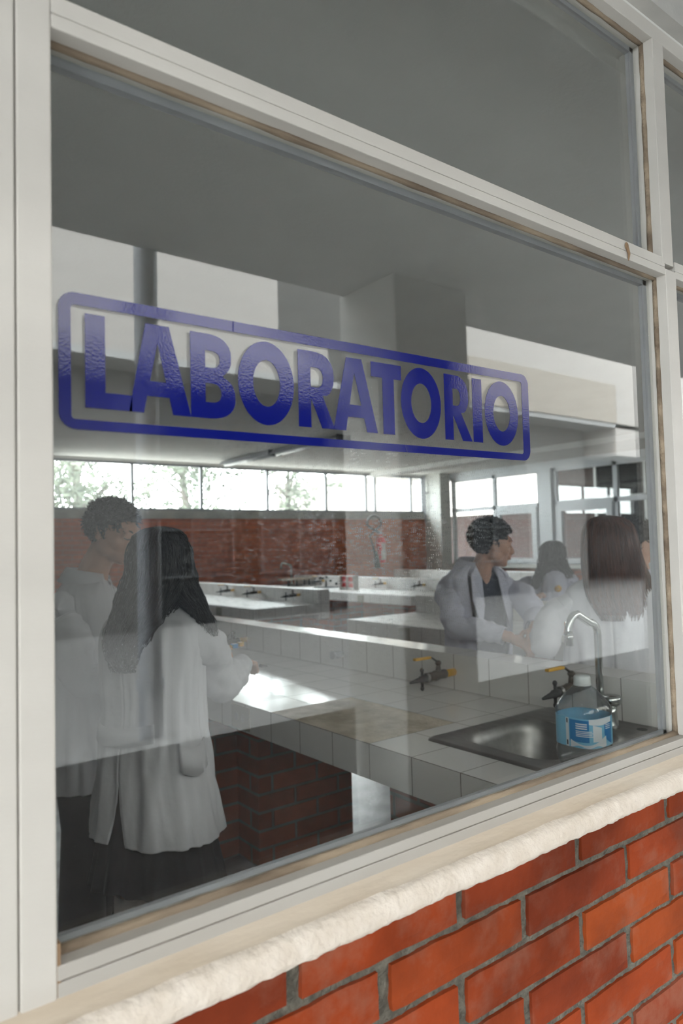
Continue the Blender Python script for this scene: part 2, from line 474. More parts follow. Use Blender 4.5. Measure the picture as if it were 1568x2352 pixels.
# ------------------------------------------------------------------ the shell of the laboratory
YI = 0.82         # inner face of the window wall
XR, YB = 10.3, 10.3
box_struct('floor', -1.5, XR, 0.67, YB, -0.12, 0.0, m_floor)
box_struct('ceiling', -1.9, XR + 0.3, 0.70, YB + 0.2, 2.865, 3.05, m_ceil)
box_struct('roof', -2.2, XR + 0.3, 0.60, YB + 0.4, 3.05, 3.20, m_conc)
b = MB()
b.box(-1.5, 12, 0.695, YI, 0.0, 1.10)
b.box(-1.5, 0.10, 0.75, YI, 1.10, 2.865)
b.box(-1.5, XR, 0.70, YI, 2.53, 2.865)
b.build('wall_front', m_wallw, kind='structure')
box_struct('wall_left', -1.7, -1.5, 0.67, YB, 0, 2.865, m_wallw)
# back wall: brick below, plaster band, clerestory opening 2.125 .. 2.825
b = MB(); b.box(-1.5, XR, YB, YB + 0.2, 0, 1.985)
b.build('wall_back', m_brick_far, kind='structure')
b = MB(); b.box(-1.5, XR, YB - 0.012, YB + 0.2, 1.985, 2.110); b.box(-1.5, 2.86, YB, YB + 0.2, 2.11, 2.865); b.box(10.06, XR + 0.2, YB, YB + 0.2, 0, 2.865)
b.build('trim_1', m_conc, kind='structure')
# corner column and conduit
b = MB(); b.bevbox(10.02, 10.3, 9.86, 10.3, 0, 2.865, 0.01); b.build('column', m_wallw, kind='structure')
b = MB(); b.cyl((9.97, 10.24, 1.9), (9.97, 10.24, 2.85), 0.022, 10); b.cyl((9.97, 10.24, 2.5), (10.1, 10.2, 2.5), 0.015, 8)
tag(b.build('conduit_pipe', m_grey_frame), 'thin dark conduit running up the corner column at the back wall', 'pipe')

def window_grid(name, fixed, horiz, z0, z1, posts, rails, fw, depth, mat_f, glass, axis='x', parent_kind='structure'):
    """frame of posts (coordinates along the wall) and rails (heights) with one pane behind each cell"""
    root = empty(name, kind='structure')
    a0, a1 = horiz
    f = MB()
    def bx(mb, s0, s1, d0, d1, h0, h1):
        if axis == 'x': mb.box(s0, s1, d0, d1, h0, h1)
        else: mb.box(d0, d1, s0, s1, h0, h1)
    for p in posts: bx(f, p - fw / 2, p + fw / 2, fixed, fixed + depth, z0, z1)
    for r in rails: bx(f, a0, a1, fixed, fixed + depth, r - fw / 2, r + fw / 2)
    f.build('window_frame', mat_f, root)
    g = MB(); bx(g, a0, a1, fixed + depth * 0.45, fixed + depth * 0.45 + 0.004, z0, z1)
    g.build('window_pane', glass, root)
    return root

window_grid('window_2', YB + 0.06, (2.86, 10.06), 2.11, 2.84, [2.89, 4.05, 5.18, 6.41, 7.64, 8.57, 8.79, 9.72, 10.03], [2.125, 2.825], 0.045, 0.05, m_grey_frame, m_glass2)
b = MB(); b.box(2.86, 10.06, YB, YB + 0.2, 2.84, 2.865); b.build('trim_2', m_wallw, kind='structure')

# right wall: dado below 1.055, windows above, posts between bays
b = MB(); b.box(XR, XR + 0.2, 0.7, YB, 0, 1.03)
b.build('wall_right', m_brick_side, kind='structure')
b = MB()
b.box(XR - 0.09, XR + 0.2, 0.7, 9.86, 1.03, 1.10)
b.build('trim_3', m_wallw, kind='structure')
b = MB()
b.box(XR, XR + 0.2, 0.7, YB, 2.735, 2.865)
for y0, y1 in ((7.49, 7.74), (4.9, 5.15), (2.5, 2.75)):
    b.box(XR - 0.03, XR + 0.12, y0, y1, 1.10, 2.735)
b.build('trim_4', m_white_frame, kind='structure')
bays = [(7.74, 9.86), (5.15, 7.49), (2.75, 4.9), (0.8, 2.5)]
for i, (y0, y1) in enumerate(bays):
    ym = (y0 + y1) / 2 if i else 8.78
    w = window_grid('window_%d' % (3 + i), XR + 0.02, (y0, y1), 1.10, 2.735, [y0 + .04, ym, y1 - .04], [1.12, 2.13, 2.715], 0.075, 0.06, m_white_frame, m_glass2, axis='y')
    s = MB()    # opening sash with its own heavier frame in the half beside the post
    if i % 2 == 0: a0, a1 = y0 + .08, ym - .05
    else: a0, a1 = ym + .05, y1 - .08
    zt = 2.10
    s.box(XR - 0.02, XR + 0.05, a0, a1, zt - .11, zt); s.box(XR - 0.02, XR + 0.05, a0, a1, 1.12, 1.2)
    s.box(XR - 0.02, XR + 0.05, a0, a0 + .10, 1.2, zt - .11); s.box(XR - 0.02, XR + 0.05, a1 - .10, a1, 1.2, zt - .11)
    s.build('window_sash', m_white_frame, w)
# shallow beam under the ceiling, parallel to the benches
b = MB(); b.bevbox(8.62, 8.92, YI, YB, 2.78, 2.864, 0.004); b.build('beam', m_ceil, kind='structure')

# ------------------------------------------------------------------ the window with the sign (window_1) and its neighbour
YF, YG = 0.70, 0.735
def zz(v): return 1.515 + v
win = empty('window_1', kind='structure')
ZB0, ZB1, ZC0, ZC1, ZT0, ZT1 = zz(-.41), zz(-.379), zz(.511), zz(.545), zz(.985), zz(1.016)
XL, XM0, XM1 = 0.1975, 1.351, 1.390
b = MB()
# left double mullion with its seam
b.bevbox(0.100, 0.1640, YF, 0.80, ZB0 - .03, 2.53, .002)
b.bevbox(0.1650, XL, YF, 0.80, ZB0 - .01, 2.53, .002)
b.build('window_frame', m_alu, win)
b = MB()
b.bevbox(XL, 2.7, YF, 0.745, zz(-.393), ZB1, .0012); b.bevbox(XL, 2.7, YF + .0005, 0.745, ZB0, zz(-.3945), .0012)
b.build('window_frame', m_alu_shaded, win)
b = MB()
b.bevbox(XL, XM0, YF, 0.745, ZC0, zz(.5255), .001); b.bevbox(XL, XM0, YF + .0004, 0.745, zz(.5262), ZC1, .001)
b.bevbox(XM1, 2.7, YF, 0.745, ZC0, zz(.5255), .001); b.bevbox(XM1, 2.7, YF + .0004, 0.745, zz(.5262), ZC1, .001)
b.bevbox(XL, 2.7, YF, 0.745, ZT0, ZT1, .001)
b.build('window_frame', m_alu, win)
b = MB(); b.bevbox(XM0, XM1, YF - .0006, 0.745, ZB1, ZC0 + .012, .001); b.bevbox(XM0 - .010, XM1 - .008, YF - .0004, 0.745, ZC1 - .012, ZT0, .001)
b.build('window_frame', m_alu, win)
# grey inner flange behind the glass
b = MB()
for (x0, x1, z0, z1) in ((XL, XM0, ZB1, ZC0), (XL, XM0 - .01, ZC1, ZT0), (XM1, 2.6, ZB1, ZC0), (XM1 - .008, 2.6, ZC1, ZT0)):
    b.box(x0, x1, YG + .006, 0.748, z0 - .002, z0 + .006); b.box(x0, x1, YG + .006, 0.752, z1 - .010, z1 + .002)
    b.box(x1 - .011, x1 + .002, YG + .006, 0.752, z0, z1)
b.build('window_frame', m_alu_dark, win)
# putty bead
random.seed(3)
b = MB()
def bead(p, q, r, n=60, up=(0, -1, 0)):
    p, q = Vector(p), Vector(q)
    pts = [p.lerp(q, i / n) for i in range(n + 1)]
    b.tube(pts, [r * (1 + .22 * noise.noise(v * 25)) for v in pts], 8, True, 1.0, up)
yp = 0.7235
for (x0, x1, z0, z1) in ((XL, XM0, ZB1, ZC0), (XL, XM0 - .01, ZC1, ZT0), (XM1, 2.6, ZB1, ZC0), (XM1 - .008, 2.6, ZC1, ZT0)):
    bead((x0, yp, z0 + .001), (x1, yp, z0 + .001), .0062); bead((x0, yp, z1 - .001), (x1, yp, z1 - .001), .0048)
    bead((x1, yp, z0), (x1, yp, z1), .005, up=(1, 0, 0)); 
b.build('glazing_putty', m_putty, win, smooth=True)
b = MB()
b.box(XL - .0005, XL + .003, YF + .001, YG, ZB0, ZB1 + .02)
b.build('grime_seam', m_dirt, win)
for (nm, x0, x1, z0, z1) in (('pane', XL, XM0, ZB1, ZC0), ('upper_pane', XL, XM0 - .008, ZC1, ZT0), ('next_pane', XM1, 2.6, ZB1, ZC0), ('next_upper_pane', XM1 - .008, 2.6, ZC1, ZT0)):
    b = MB(); b.box(x0, x1, YG, YG + .004, z0, z1)
    b.build('glass_' + nm, m_glass, win)
b = MB()
b.ell((1.214, YF - .001, zz(.535)), (.006, .0018, .007), 10, 8); b.tube([(1.214, YF - .002, zz(.531)), (1.217, YF - .003, zz(.52)), (1.216, YF - .002, zz(.508))], [.003, .0024, .0012], 7)
tag(b.build('cobweb_cocoon', m_dirt), 'small brown cocoon stuck on the crossbar of the window frame', 'cocoon')

# concrete band over the window, corridor ceiling
box_struct('lintel', -1.5, 12, 0.672, 0.80, ZT1 + .004, 2.865, m_conc)
box_struct('wall_end_light_block', 13.8, 14.0, -1.55, 0.67, 0, 2.865, m_conc_dk)  # unseen end walls, added to keep side sky light out of the corridor
box_struct('wall_end_light_block', -9, -8.8, -1.55, 0.67, 0, 2.865, m_conc_dk)
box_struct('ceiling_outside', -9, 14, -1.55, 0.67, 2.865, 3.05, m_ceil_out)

# ------------------------------------------------------------------ brick parapet below the window, brick by brick
random.seed(11)
b = MB()
PW, PH, J = 0.2605, 0.0665, 0.0115
rows = 17
ztop = zz(-.437)
def rbrick(x0, x1, z0, z1):
    nx, nz = 10, 4
    V, F = [], []
    sd = Vector((random.random() * 50, random.random() * 50, 0))
    yo = random.uniform(-.0012, .0012)
    def P(i, k, lay):
        u, w = i / nx, k / nz
        x, z = x0 + (x1 - x0) * u, z0 + (z1 - z0) * w
        n1 = noise.noise(Vector((x * 60, z * 60, 1)) + sd); n2 = noise.noise(Vector((x * 60, z * 60, 7)) + sd)
        e = 0.0022
        if i in (0, nx): x += n1 * e
        if k in (0, nz): z += n2 * e
        inset = 0.0026 if lay == 1 else 0
        edge = i in (0, nx) or k in (0, nz)
        y = 0.670 + yo + n1 * .0006 + (0.0022 if edge else 0)
        if lay == 1: y = 0.69
        return Vector((x, y, z))
    for k in range(nz + 1):
        for i in range(nx + 1): V.append(P(i, k, 0))
    for k in range(nz):
        for i in range(nx):
            a = k * (nx + 1) + i
            F.append((a, a + 1, a + nx + 2, a + nx + 1))
    # side skirts back into the mortar
    ring = [i for i in range(nx + 1)] + [(k * (nx + 1) + nx) for k in range(1, nz + 1)] + [nz * (nx + 1) + i for i in range(nx - 1, -1, -1)] + [k * (nx + 1) for k in range(nz - 1, 0, -1)]
    base = len(V)
    for r in ring: V.append(Vector((V[r].x, 0.69, V[r].z)))
    for j in range(len(ring)):
        j2 = (j + 1) % len(ring)
        F.append((ring[j], base + j, base + j2, ring[j2]))
    b.add(V, F)
for r in range(rows):
    z1 = ztop - r * PH; z0 = z1 - PH + J
    off = 0.695 if r % 2 == 0 else 0.5635
    for k in range(-5, 14):
        x0 = off + k * PW + 0.009 + random.uniform(-.002, .002); x1 = off + (k + 1) * PW - 0.009 + random.uniform(-.002, .002)
        if x1 < -0.3 or x0 > 3.2: continue
        rbrick(x0, x1, z0, z1)
mb_ = bpy.data.materials.new('orange_brick'); mb_.use_nodes = True
nt = mb_.node_tree; N, L = nt.nodes, nt.links; P_ = N['Principled BSDF']
ge = N.new('ShaderNodeNewGeometry'); tc = N.new('ShaderNodeTexCoord')
r1 = N.new('ShaderNodeValToRGB'); e = r1.color_ramp.elements
e[0].position = 0; e[0].color = (0.17, 0.028, 0.009, 1); e[1].position = 1; e[1].color = (0.27, 0.052, 0.011, 1)
x = e.new(0.35); x.color = (0.25, 0.040, 0.009, 1); x = e.new(0.7); x.color = (0.205, 0.034, 0.009, 1)
L.new(ge.outputs['Random Per Island'], r1.inputs[0])
n1 = N.new('ShaderNodeTexNoise'); n1.inputs['Scale'].default_value = 9; n1.inputs['Detail'].default_value = 8; n1.inputs['Roughness'].default_value = 0.65
L.new(tc.outputs['Object'], n1.inputs['Vector'])
r2 = N.new('ShaderNodeValToRGB'); e = r2.color_ramp.elements; e[0].position = .50; e[0].color = (0, 0, 0, 1); e[1].position = .72; e[1].color = (.6, .6, .6, 1)
L.new(n1.outputs['Fac'], r2.inputs[0])
mx = N.new('ShaderNodeMix'); mx.data_type = 'RGBA'; L.new(r2.outputs[0], mx.inputs[0]); L.new(r1.outputs[0], mx.inputs[6]); mx.inputs[7].default_value = (0.25, 0.125, 0.085, 1)
n2 = N.new('ShaderNodeTexNoise'); n2.inputs['Scale'].default_value = 5; n2.inputs['Detail'].default_value = 5
mp = N.new('ShaderNodeMapping'); mp.inputs['Location'].default_value = (4, 1, 9); L.new(tc.outputs['Object'], mp.inputs[0]); L.new(mp.outputs[0], n2.inputs['Vector'])
r3 = N.new('ShaderNodeValToRGB'); e = r3.color_ramp.elements; e[0].position = .38; e[0].color = (.42, .40, .40, 1); e[1].position = .56; e[1].color = (1, 1, 1, 1)
L.new(n2.outputs['Fac'], r3.inputs[0])
mx2 = N.new('ShaderNodeMix'); mx2.data_type = 'RGBA'; mx2.blend_type = 'MULTIPLY'; mx2.inputs[0].default_value = .75
L.new(mx.outputs[2], mx2.inputs[6]); L.new(r3.outputs[0], mx2.inputs[7]); L.new(mx2.outputs[2], P_.inputs['Base Color'])
P_.inputs['Roughness'].default_value = .7; P_.inputs['Specular IOR Level'].default_value = .12
n3 = N.new('ShaderNodeTexNoise'); n3.inputs['Scale'].default_value = 90; n3.inputs['Detail'].default_value = 6; L.new(tc.outputs['Object'], n3.inputs['Vector'])
bp = N.new('ShaderNodeBump'); bp.inputs['Strength'].default_value = .35; bp.inputs['Distance'].default_value = .003
L.new(n3.outputs['Fac'], bp.inputs['Height']); L.new(bp.outputs[0], P_.inputs['Normal'])
wo = empty('wall_outside', kind='structure')
b.build('brick_face', mb_, wo, smooth=False)
# mortar bed, rough
V, F = [], []
nx, nz = 420, 150
for k in range(nz + 1):
    for i in range(nx + 1):
        x = -0.3 + 3.0 * i / nx; z = 0.05 + (ztop - .006 - 0.05) * k / nz
        V.append((x, 0.6775 + .0022 * noise.noise(Vector((x * 70, z * 70, 3))) + .0012 * noise.noise(Vector((x * 200, z * 200, 3))), z))
for k in range(nz):
    for i in range(nx):
        a = k * (nx + 1) + i; F.append((a, a + 1, a + nx + 2, a + nx + 1))
new_obj('mortar_bed', V, F, m_mortar, wo, smooth=True)
# plaster sill: profile (y, z) run along x with hand-made wobble
prof = [(.702, zz(-.4065)), (.6985, zz(-.4095)), (.693, zz(-.4125)), (.686, zz(-.417)), (.680, zz(-.4195)), (.6755, zz(-.4205)), (.670, zz(-.4235)), (.6665, zz(-.429)), (.6655, zz(-.437)), (.6655, zz(-.445)), (.6665, zz(-.4515)), (.672, zz(-.4545)), (.684, zz(-.455))]
V, F, mi = [], [], []
nx = 520
for i in range(nx + 1):
    x = -0.4 + 3.2 * i / nx
    lx = noise.noise(Vector((x * 7, 0, 5))) * .0025 + noise.noise(Vector((x * 60, 0, 2))) * .0022 + noise.noise(Vector((x * 160, 0, 2))) * .0014
    for j, (y, z) in enumerate(prof):
        n = noise.noise(Vector((x * 14, j * .5, 0)))
        n2 = noise.noise(Vector((x * 55, j * .9, 4)))
        amp = 0 if j < 1 else 1
        V.append((x, y + amp * (n * .0012 + n2 * .0004), z + amp * (n2 * .0008) + (lx if j >= 9 else 0) + (.0018 * n if 0 < j < 5 else 0)))
m = len(prof)
for i in range(nx):
    for j in range(m - 1):
        a = i * m + j
        F.append((a, a + 1, a + m + 1, a + m)); mi.append(1 if j < 4 else 0)
o = new_obj('plaster_sill', V, F, [m_plaster, m_stain], wo, smooth=True)
o.data.polygons.foreach_set('material_index', mi)

# ------------------------------------------------------------------ the corridor and the building opposite (seen mirrored in the glass)
def ym(d): return 2 * YG - d       # distance counted from the camera line through the mirror
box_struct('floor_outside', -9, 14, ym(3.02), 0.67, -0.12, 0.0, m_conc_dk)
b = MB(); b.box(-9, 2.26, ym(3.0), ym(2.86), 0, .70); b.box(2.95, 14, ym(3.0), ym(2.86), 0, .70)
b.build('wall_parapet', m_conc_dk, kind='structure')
b = MB(); b.bevbox(2.37, 2.89, ym(3.05), ym(2.6), 0, 2.865, .01); b.build('column', m_conc, kind='structure')
b = MB(); b.cyl((1.27, ym(3.06), -.1), (1.27, ym(3.06), 3.0), .052, 16)
for z in (.9, 2.2): b.cyl((1.27, ym(3.06), z), (1.27, ym(3.06), z + .05), .062, 16)
tag(b.build('drain_pipe', m_grey_frame, smooth=False), 'grey drainpipe standing outside the corridor parapet, mirrored in the glass', 'pipe')
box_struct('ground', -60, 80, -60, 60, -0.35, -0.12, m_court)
box_struct('ground', -30, 40, YB + .6, 60, -.12, -.08, m_bounce_ground)  # pale ground added outside to bounce light up to the lab ceiling
box_struct('ground', 10.6, 30, .7, YB + .6, -.12, -.085, m_bounce_ground)  # same added bounce ground outside the right windows
D = 13.0
b = MB()
b.box(-25, 8.4, ym(D + 1.2), ym(D), zz(3.74), 11)
b.box(8.4, 10.1, ym(D + 1.2), ym(D + .5), zz(3.74), zz(4.84))
b.box(14.4, 21.4, ym(D + 1.2), ym(D), zz(3.74), 11)
b.box(21.4, 45, ym(D + 1.2), ym(D), zz(2.7), 11)
b.build('wall_upper_facade', m_facade, kind='structure')
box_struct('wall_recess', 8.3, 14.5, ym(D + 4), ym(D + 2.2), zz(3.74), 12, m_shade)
b = MB()
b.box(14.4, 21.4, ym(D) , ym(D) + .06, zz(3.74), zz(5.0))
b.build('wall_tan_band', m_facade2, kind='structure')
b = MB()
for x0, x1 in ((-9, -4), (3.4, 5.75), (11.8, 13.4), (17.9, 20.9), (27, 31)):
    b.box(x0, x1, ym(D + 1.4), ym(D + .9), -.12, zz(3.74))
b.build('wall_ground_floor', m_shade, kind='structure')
box_struct('wall_deep', -25, 45, ym(D + 5), ym(D + 4.6), -.12, zz(3.74), m_dark_glass_shade)  # near-black colour stands in for the shade deep inside the building
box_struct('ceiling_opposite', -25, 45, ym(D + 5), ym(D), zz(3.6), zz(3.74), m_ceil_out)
b = MB()
for x0 in (5.8, 8.6, 13.4, 15.6):
    x1 = x0 + 2.1
    for z in (.9, 1.9, 2.9): b.box(x0, x1, ym(D + 1.3), ym(D + 1.22), z, z + .05)
    for x in (x0, x0 + 1.05, x1 - .05): b.box(x, x + .05, ym(D + 1.3), ym(D + 1.22), 0.9, 3.5)
b.build('window_7', m_darkframe, kind='structure')
b = MB()
for x0 in (5.8, 8.6, 13.4, 15.6): b.box(x0, x0 + 2.1, ym(D + 1.36), ym(D + 1.30), -.12, zz(3.7))
b.build('window_8', m_dark_glass_shade, kind='structure')

# beyond the right wall: a covered walk with a dark brick wall
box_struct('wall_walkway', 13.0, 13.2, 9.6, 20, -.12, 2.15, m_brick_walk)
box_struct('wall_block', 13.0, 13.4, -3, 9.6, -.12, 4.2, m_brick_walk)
b = MB()
for y in (1.0, 3.6, 6.2): 
    b.box(12.94, 13.0, y, y + 2.2, 1.1, 1.16); b.box(12.94, 13.0, y, y + 2.2, 2.3, 2.36)
    for q in (0, 1.07, 2.14): b.box(12.94, 13.0, y + q, y + q + .06, 1.1, 3.0)
b.build('window_9', m_white_frame, kind='structure')
b = MB()
for y in (1.0, 3.6, 6.2): b.box(12.97, 13.0, y, y + 2.2, 1.1, 3.0)
b.build('window_10', m_dark_glass_shade, kind='structure')
box_struct('ceiling_walkway_shade', XR + .2, 13.0, -3, 14, 3.05, 3.2, m_ceil_out)  # roof lengthened over the whole walk to block sky light from the brick
b = MB(); b.box(19, 19.3, 6, 30, -.12, 4.6); b.build('wall_far_block', m_facade, kind='structure')

# ------------------------------------------------------------------ the blue sign on the glass
sign = empty('window_sign', (0.58, YG, 1.71), 'glossy blue vinyl sign reading LABORATORIO in a rounded border on the window pane', 'sign')
def zt_(x, z): return z + .0068 * (x - .22)
def vinyl(name, loops, mat=m_vinyl, y=YG - .0003):
    cu = bpy.data.curves.new(name, 'CURVE'); cu.dimensions = '2D'; cu.fill_mode = 'BOTH'; cu.extrude = .00015
    for L_ in loops:
        s = cu.splines.new('POLY'); s.points.add(len(L_) - 1); s.use_cyclic_u = True
        for p, (x, z) in zip(s.points, L_): p.co = (x - .58, zt_(x, z) - 1.71, 0, 1)
    t = bpy.data.objects.new(name, cu); COL.objects.link(t)
    dg = bpy.context.evaluated_depsgraph_get()
    me = bpy.data.meshes.new_from_object(t.evaluated_get(dg)); me.name = name
    bpy.data.objects.remove(t)
    me.transform(Matrix.Rotation(pi / 2, 4, 'X'))
    me.transform(Matrix.Translation((0, y - YG, 0)))
    o = bpy.data.objects.new(name, me); COL.objects.link(o); me.materials.clear(); me.materials.append(mat); o.parent = sign
    return o
def rrect(x0, x1, z0, z1, r, n=8):
    P = []
    for cx, cz, a0 in ((x1 - r, z1 - r, 0), (x0 + r, z1 - r, 90), (x0 + r, z0 + r, 180), (x1 - r, z0 + r, 270)):
        for k in range(n + 1):
            a = radians(a0 + 90 * k / n); P.append((cx + r * cos(a), cz + r * sin(a)))
    return P
def oval(cx, cz, rx, rz, n=56): return [(cx + rx * cos(2 * pi * k / n), cz + rz * sin(2 * pi * k / n)) for k in range(n)]
vinyl('border', [rrect(.2120, .9570, 1.6390, 1.7800, .017), rrect(.2245, .9400, 1.6495, 1.7672, .004)])
Z0, Z1 = 1.6622, 1.7600
HH = Z1 - Z0
def zf(f): return Z0 + HH * f
def dshape(x0, x1, f0, f1, n=14, p=2.4):
    """right-bulging bowl from straight left side x0"""
    z0, z1 = zf(f0), zf(f1); c = (z0 + z1) / 2; h = (z1 - z0) / 2; w = x1 - x0; s = w * .40
    P = [(x0, z0), (x0 + s, z0)]
    for k in range(1, n):
        a = -pi / 2 + pi * k / n
        P.append((x0 + s + (w - s) * abs(cos(a)) ** (2 / p), c + h * (1 if sin(a) > 0 else -1) * abs(sin(a)) ** (2 / p)))
    P += [(x0 + s, z1), (x0, z1)]
    return P
def letter_L(x0, x1, xs): vinyl('letter_l', [[(x0, zf(0)), (x1, zf(0)), (x1, zf(.175)), (xs, zf(.175)), (xs, zf(1)), (x0, zf(1))]])
def letter_A(xl, xr, tl, tr, fl, fr):
    # outline with one counter; feet widths from fl, fr (inner foot corners)
    sl = (tl - xl) / 1.0
    def inner_l(f): return fl + (tm - fl) * (f / .80)
    def inner_r(f): return fr + (tm - fr) * (f / .80)
    tm = (tl + tr) / 2
    vinyl('letter_a', [[(xl, zf(0)), (fl, zf(0)), (inner_l(.19), zf(.19)), (inner_r(.19), zf(.19)), (fr, zf(0)), (xr, zf(0)), (tr, zf(1)), (tl, zf(1))],
                       [(inner_l(.36), zf(.36)), (inner_r(.36), zf(.36)), (tm, zf(.80))]])
def letter_B(x0, x1, xs):
    up = dshape(x0, x1 - .005, .48, 1.0); lo = dshape(x0, x1, 0, .53)
    # union outline: go up the right side of the lower bowl, notch, upper bowl
    lowr = [p for p in lo if p[1] <= zf(.50)][:-1] + []
    upr = [p for p in up[1:-1] if p[1] >= zf(.505)]
    out = [lo[0]] + [p for p in lo[1:-1] if p[1] < zf(.495)] + [(x1 - .016, zf(.502))] + upr + [up[-1]]
    vinyl('letter_b', [out, dshape(xs, x1 - .020, .60, .80), dshape(xs, x1 - .0185, .19, .415)])
def letter_O(x0, x1, s):
    cx = (x0 + x1) / 2; cz = zf(.5); vinyl('letter_o', [oval(cx, cz, (x1 - x0) / 2, HH * .522), oval(cx, cz, (x1 - x0) / 2 - s, HH * .29)])
def letter_R(x0, xb, xs, xf, xi):
    bowl = dshape(x0, xb, .38, 1.0)
    rt = [p for p in bowl[1:-1] if p[1] > zf(.43)]
    out = [(x0, zf(0)), (xs, zf(0)), (xs, zf(.36)), (xs + .0005, zf(.37)), (xi, zf(0)), (xf, zf(0)), (xs + (xb - xs) * .50, zf(.43))] + rt + [(x0, zf(1))]
    vinyl('letter_r', [out, dshape(xs, xb - .0175, .53, .79)])
def letter_T(x0, x1, s0, s1): vinyl('letter_t', [[(s0, zf(0)), (s1, zf(0)), (s1, zf(.79)), (x1, zf(.79)), (x1, zf(1)), (x0, zf(1)), (x0, zf(.79)), (s0, zf(.79))]])
letter_L(.2385, .2880, .2595)
letter_A(.2845, .3562, .3035, .3308, .3010, .3345)
letter_B(.3560, .4130, .3745)
letter_O(.4167, .4957, .0205)
letter_R(.5020, .5580, .5212, .5585, .5380)
letter_A(.5560, .6312, .5790, .6052, .5765, .6122)
letter_T(.6212, .6762, .6412, .6622)
letter_O(.6750, .7534, .0195)
letter_R(.7612, .8125, .7788, .8195, .7985)
vinyl('letter_i', [[(.8218, zf(0)), (.8430, zf(0)), (.8430, zf(1)), (.8218, zf(1))]])
letter_O(.8491, .9288, .0200)
vinyl('crease', [[(.4105, 1.7680), (.4120, 1.7680), (.4125, 1.7800), (.4110, 1.7800)]], m_vinyl_edge, YG - .0008)
vinyl('crease', [[(.6830, 1.6392), (.6842, 1.6392), (.6800, 1.6495), (.6785, 1.6495)]], m_vinyl_edge, YG - .0008)

# ------------------------------------------------------------------ tiled benches
TZ, LZ = 0.870, 1.025
def bench(x0, y0, y1, label, piers, patch=False, ledge_w=.155, hole=None, group='tiled laboratory benches'):
    t = empty('laboratory_bench', (x0, y0, 0), label, 'bench', group)
    def L_(p): return p
    w = .818
    b = MB()
    if hole:
        hx0, hx1, hy0, hy1 = hole
        b.box(x0, x0 + w, hy1, y1, .755, TZ); b.box(x0, hx0, y0, hy1, .755, TZ); b.box(hx1, x0 + w, y0, hy1, .755, TZ); b.box(hx0, hx1, y0, hy0, .755, TZ)
    else:
        b.box(x0, x0 + w, y0, y1, .755, TZ)
    tm = m_tile if patch else m_tileD
    o = b.build('worktop', tm); o.parent = t; o.matrix_parent_inverse = Matrix.Translation((-x0, -y0, 0))
    b = MB(); b.box(x0 + w, x0 + w + ledge_w, y0 - .0, y1, .70, LZ)
    o = b.build('ledge', tm); o.parent = t; o.matrix_parent_inverse = Matrix.Translation((-x0, -y0, 0))
    for (px0, px1, py0, py1) in piers:
        b = MB(); b.box(px0, px1, py0, py1, 0, .68 if (hole and py0 < 1.1) else .755)
        o = b.build('brick_pier', m_brick_in); o.parent = t; o.matrix_parent_inverse = Matrix.Translation((-x0, -y0, 0))
    if patch:
        V, F = [], []
        n = 30
        for i in range(n + 1):
            for j in range(n + 1):
                x = x0 - .0008 + .395 * i / n; y = patch[0] + (patch[1] - patch[0]) * j / n
                V.append((x, y, TZ + .0012 + .0012 * noise.noise(Vector((x * 18, y * 18, 0)))))
        for i in range(n):
            for j in range(n):
                a = i * (n + 1) + j; F.append((a, a + n + 1, a + n + 2, a + 1))
        o = new_obj('bare_patch', V, F, m_screed, None, True); o.parent = t; o.matrix_parent_inverse = Matrix.Translation((-x0, -y0, 0))
        o['label'] = 'bare cement patch where the tiles are gone'
    return t
XA, XB_, XC, XD = 1.493, 3.84, 5.99, 8.25
def piers_for(x0, y0, y1):
    P = []
    y = y0 + .35
    while y < y1 - .2:
        P.append((x0 + .28, x0 + .84, y, min(y + .5, y1 - .05))); y += 1.6
    return P
bench(XA, .83, 4.98, 'long white tiled bench nearest the window, with steel sink and bare cement patch', [(1.77, 2.33, 1.0, 2.05), (1.77, 2.33, 3.0, 3.2), (1.60, 2.33, 3.2, 3.75), (1.77, 2.33, 4.5, 4.9)], patch=(1.824, 2.424), hole=(1.74, 2.14, 1.30, 1.70))
bench(XB_, .83, 4.95, 'white tiled bench behind the curly haired student, with a beige outlet on its skirt', piers_for(XB_, .83, 4.95))
bench(XB_, 6.52, 10.2, 'white tiled bench behind the woman writing, its grey end panel facing the aisle', piers_for(XB_, 6.52, 10.2))
bench(XA, 6.52, 10.2, 'white tiled bench by the brick wall, mostly hidden behind the two students at the left', piers_for(XA, 6.52, 10.2))
bench(XC, 6.45, 10.2, 'far white tiled bench below the fire extinguisher, with a red rack on it', piers_for(XC, 6.45, 10.2))
bench(XC, .83, 4.95, 'white tiled bench behind the woman with the yellow badge and the brown haired woman', piers_for(XC, .83, 4.95))
bench(XD, 6.45, 10.2, 'last white tiled bench by the corner column at the right windows', piers_for(XD, 6.45, 10.2))
bench(XD, .83, 4.95, 'white tiled bench below the right windows, nearest to the corridor', piers_for(XD, .83, 4.95))

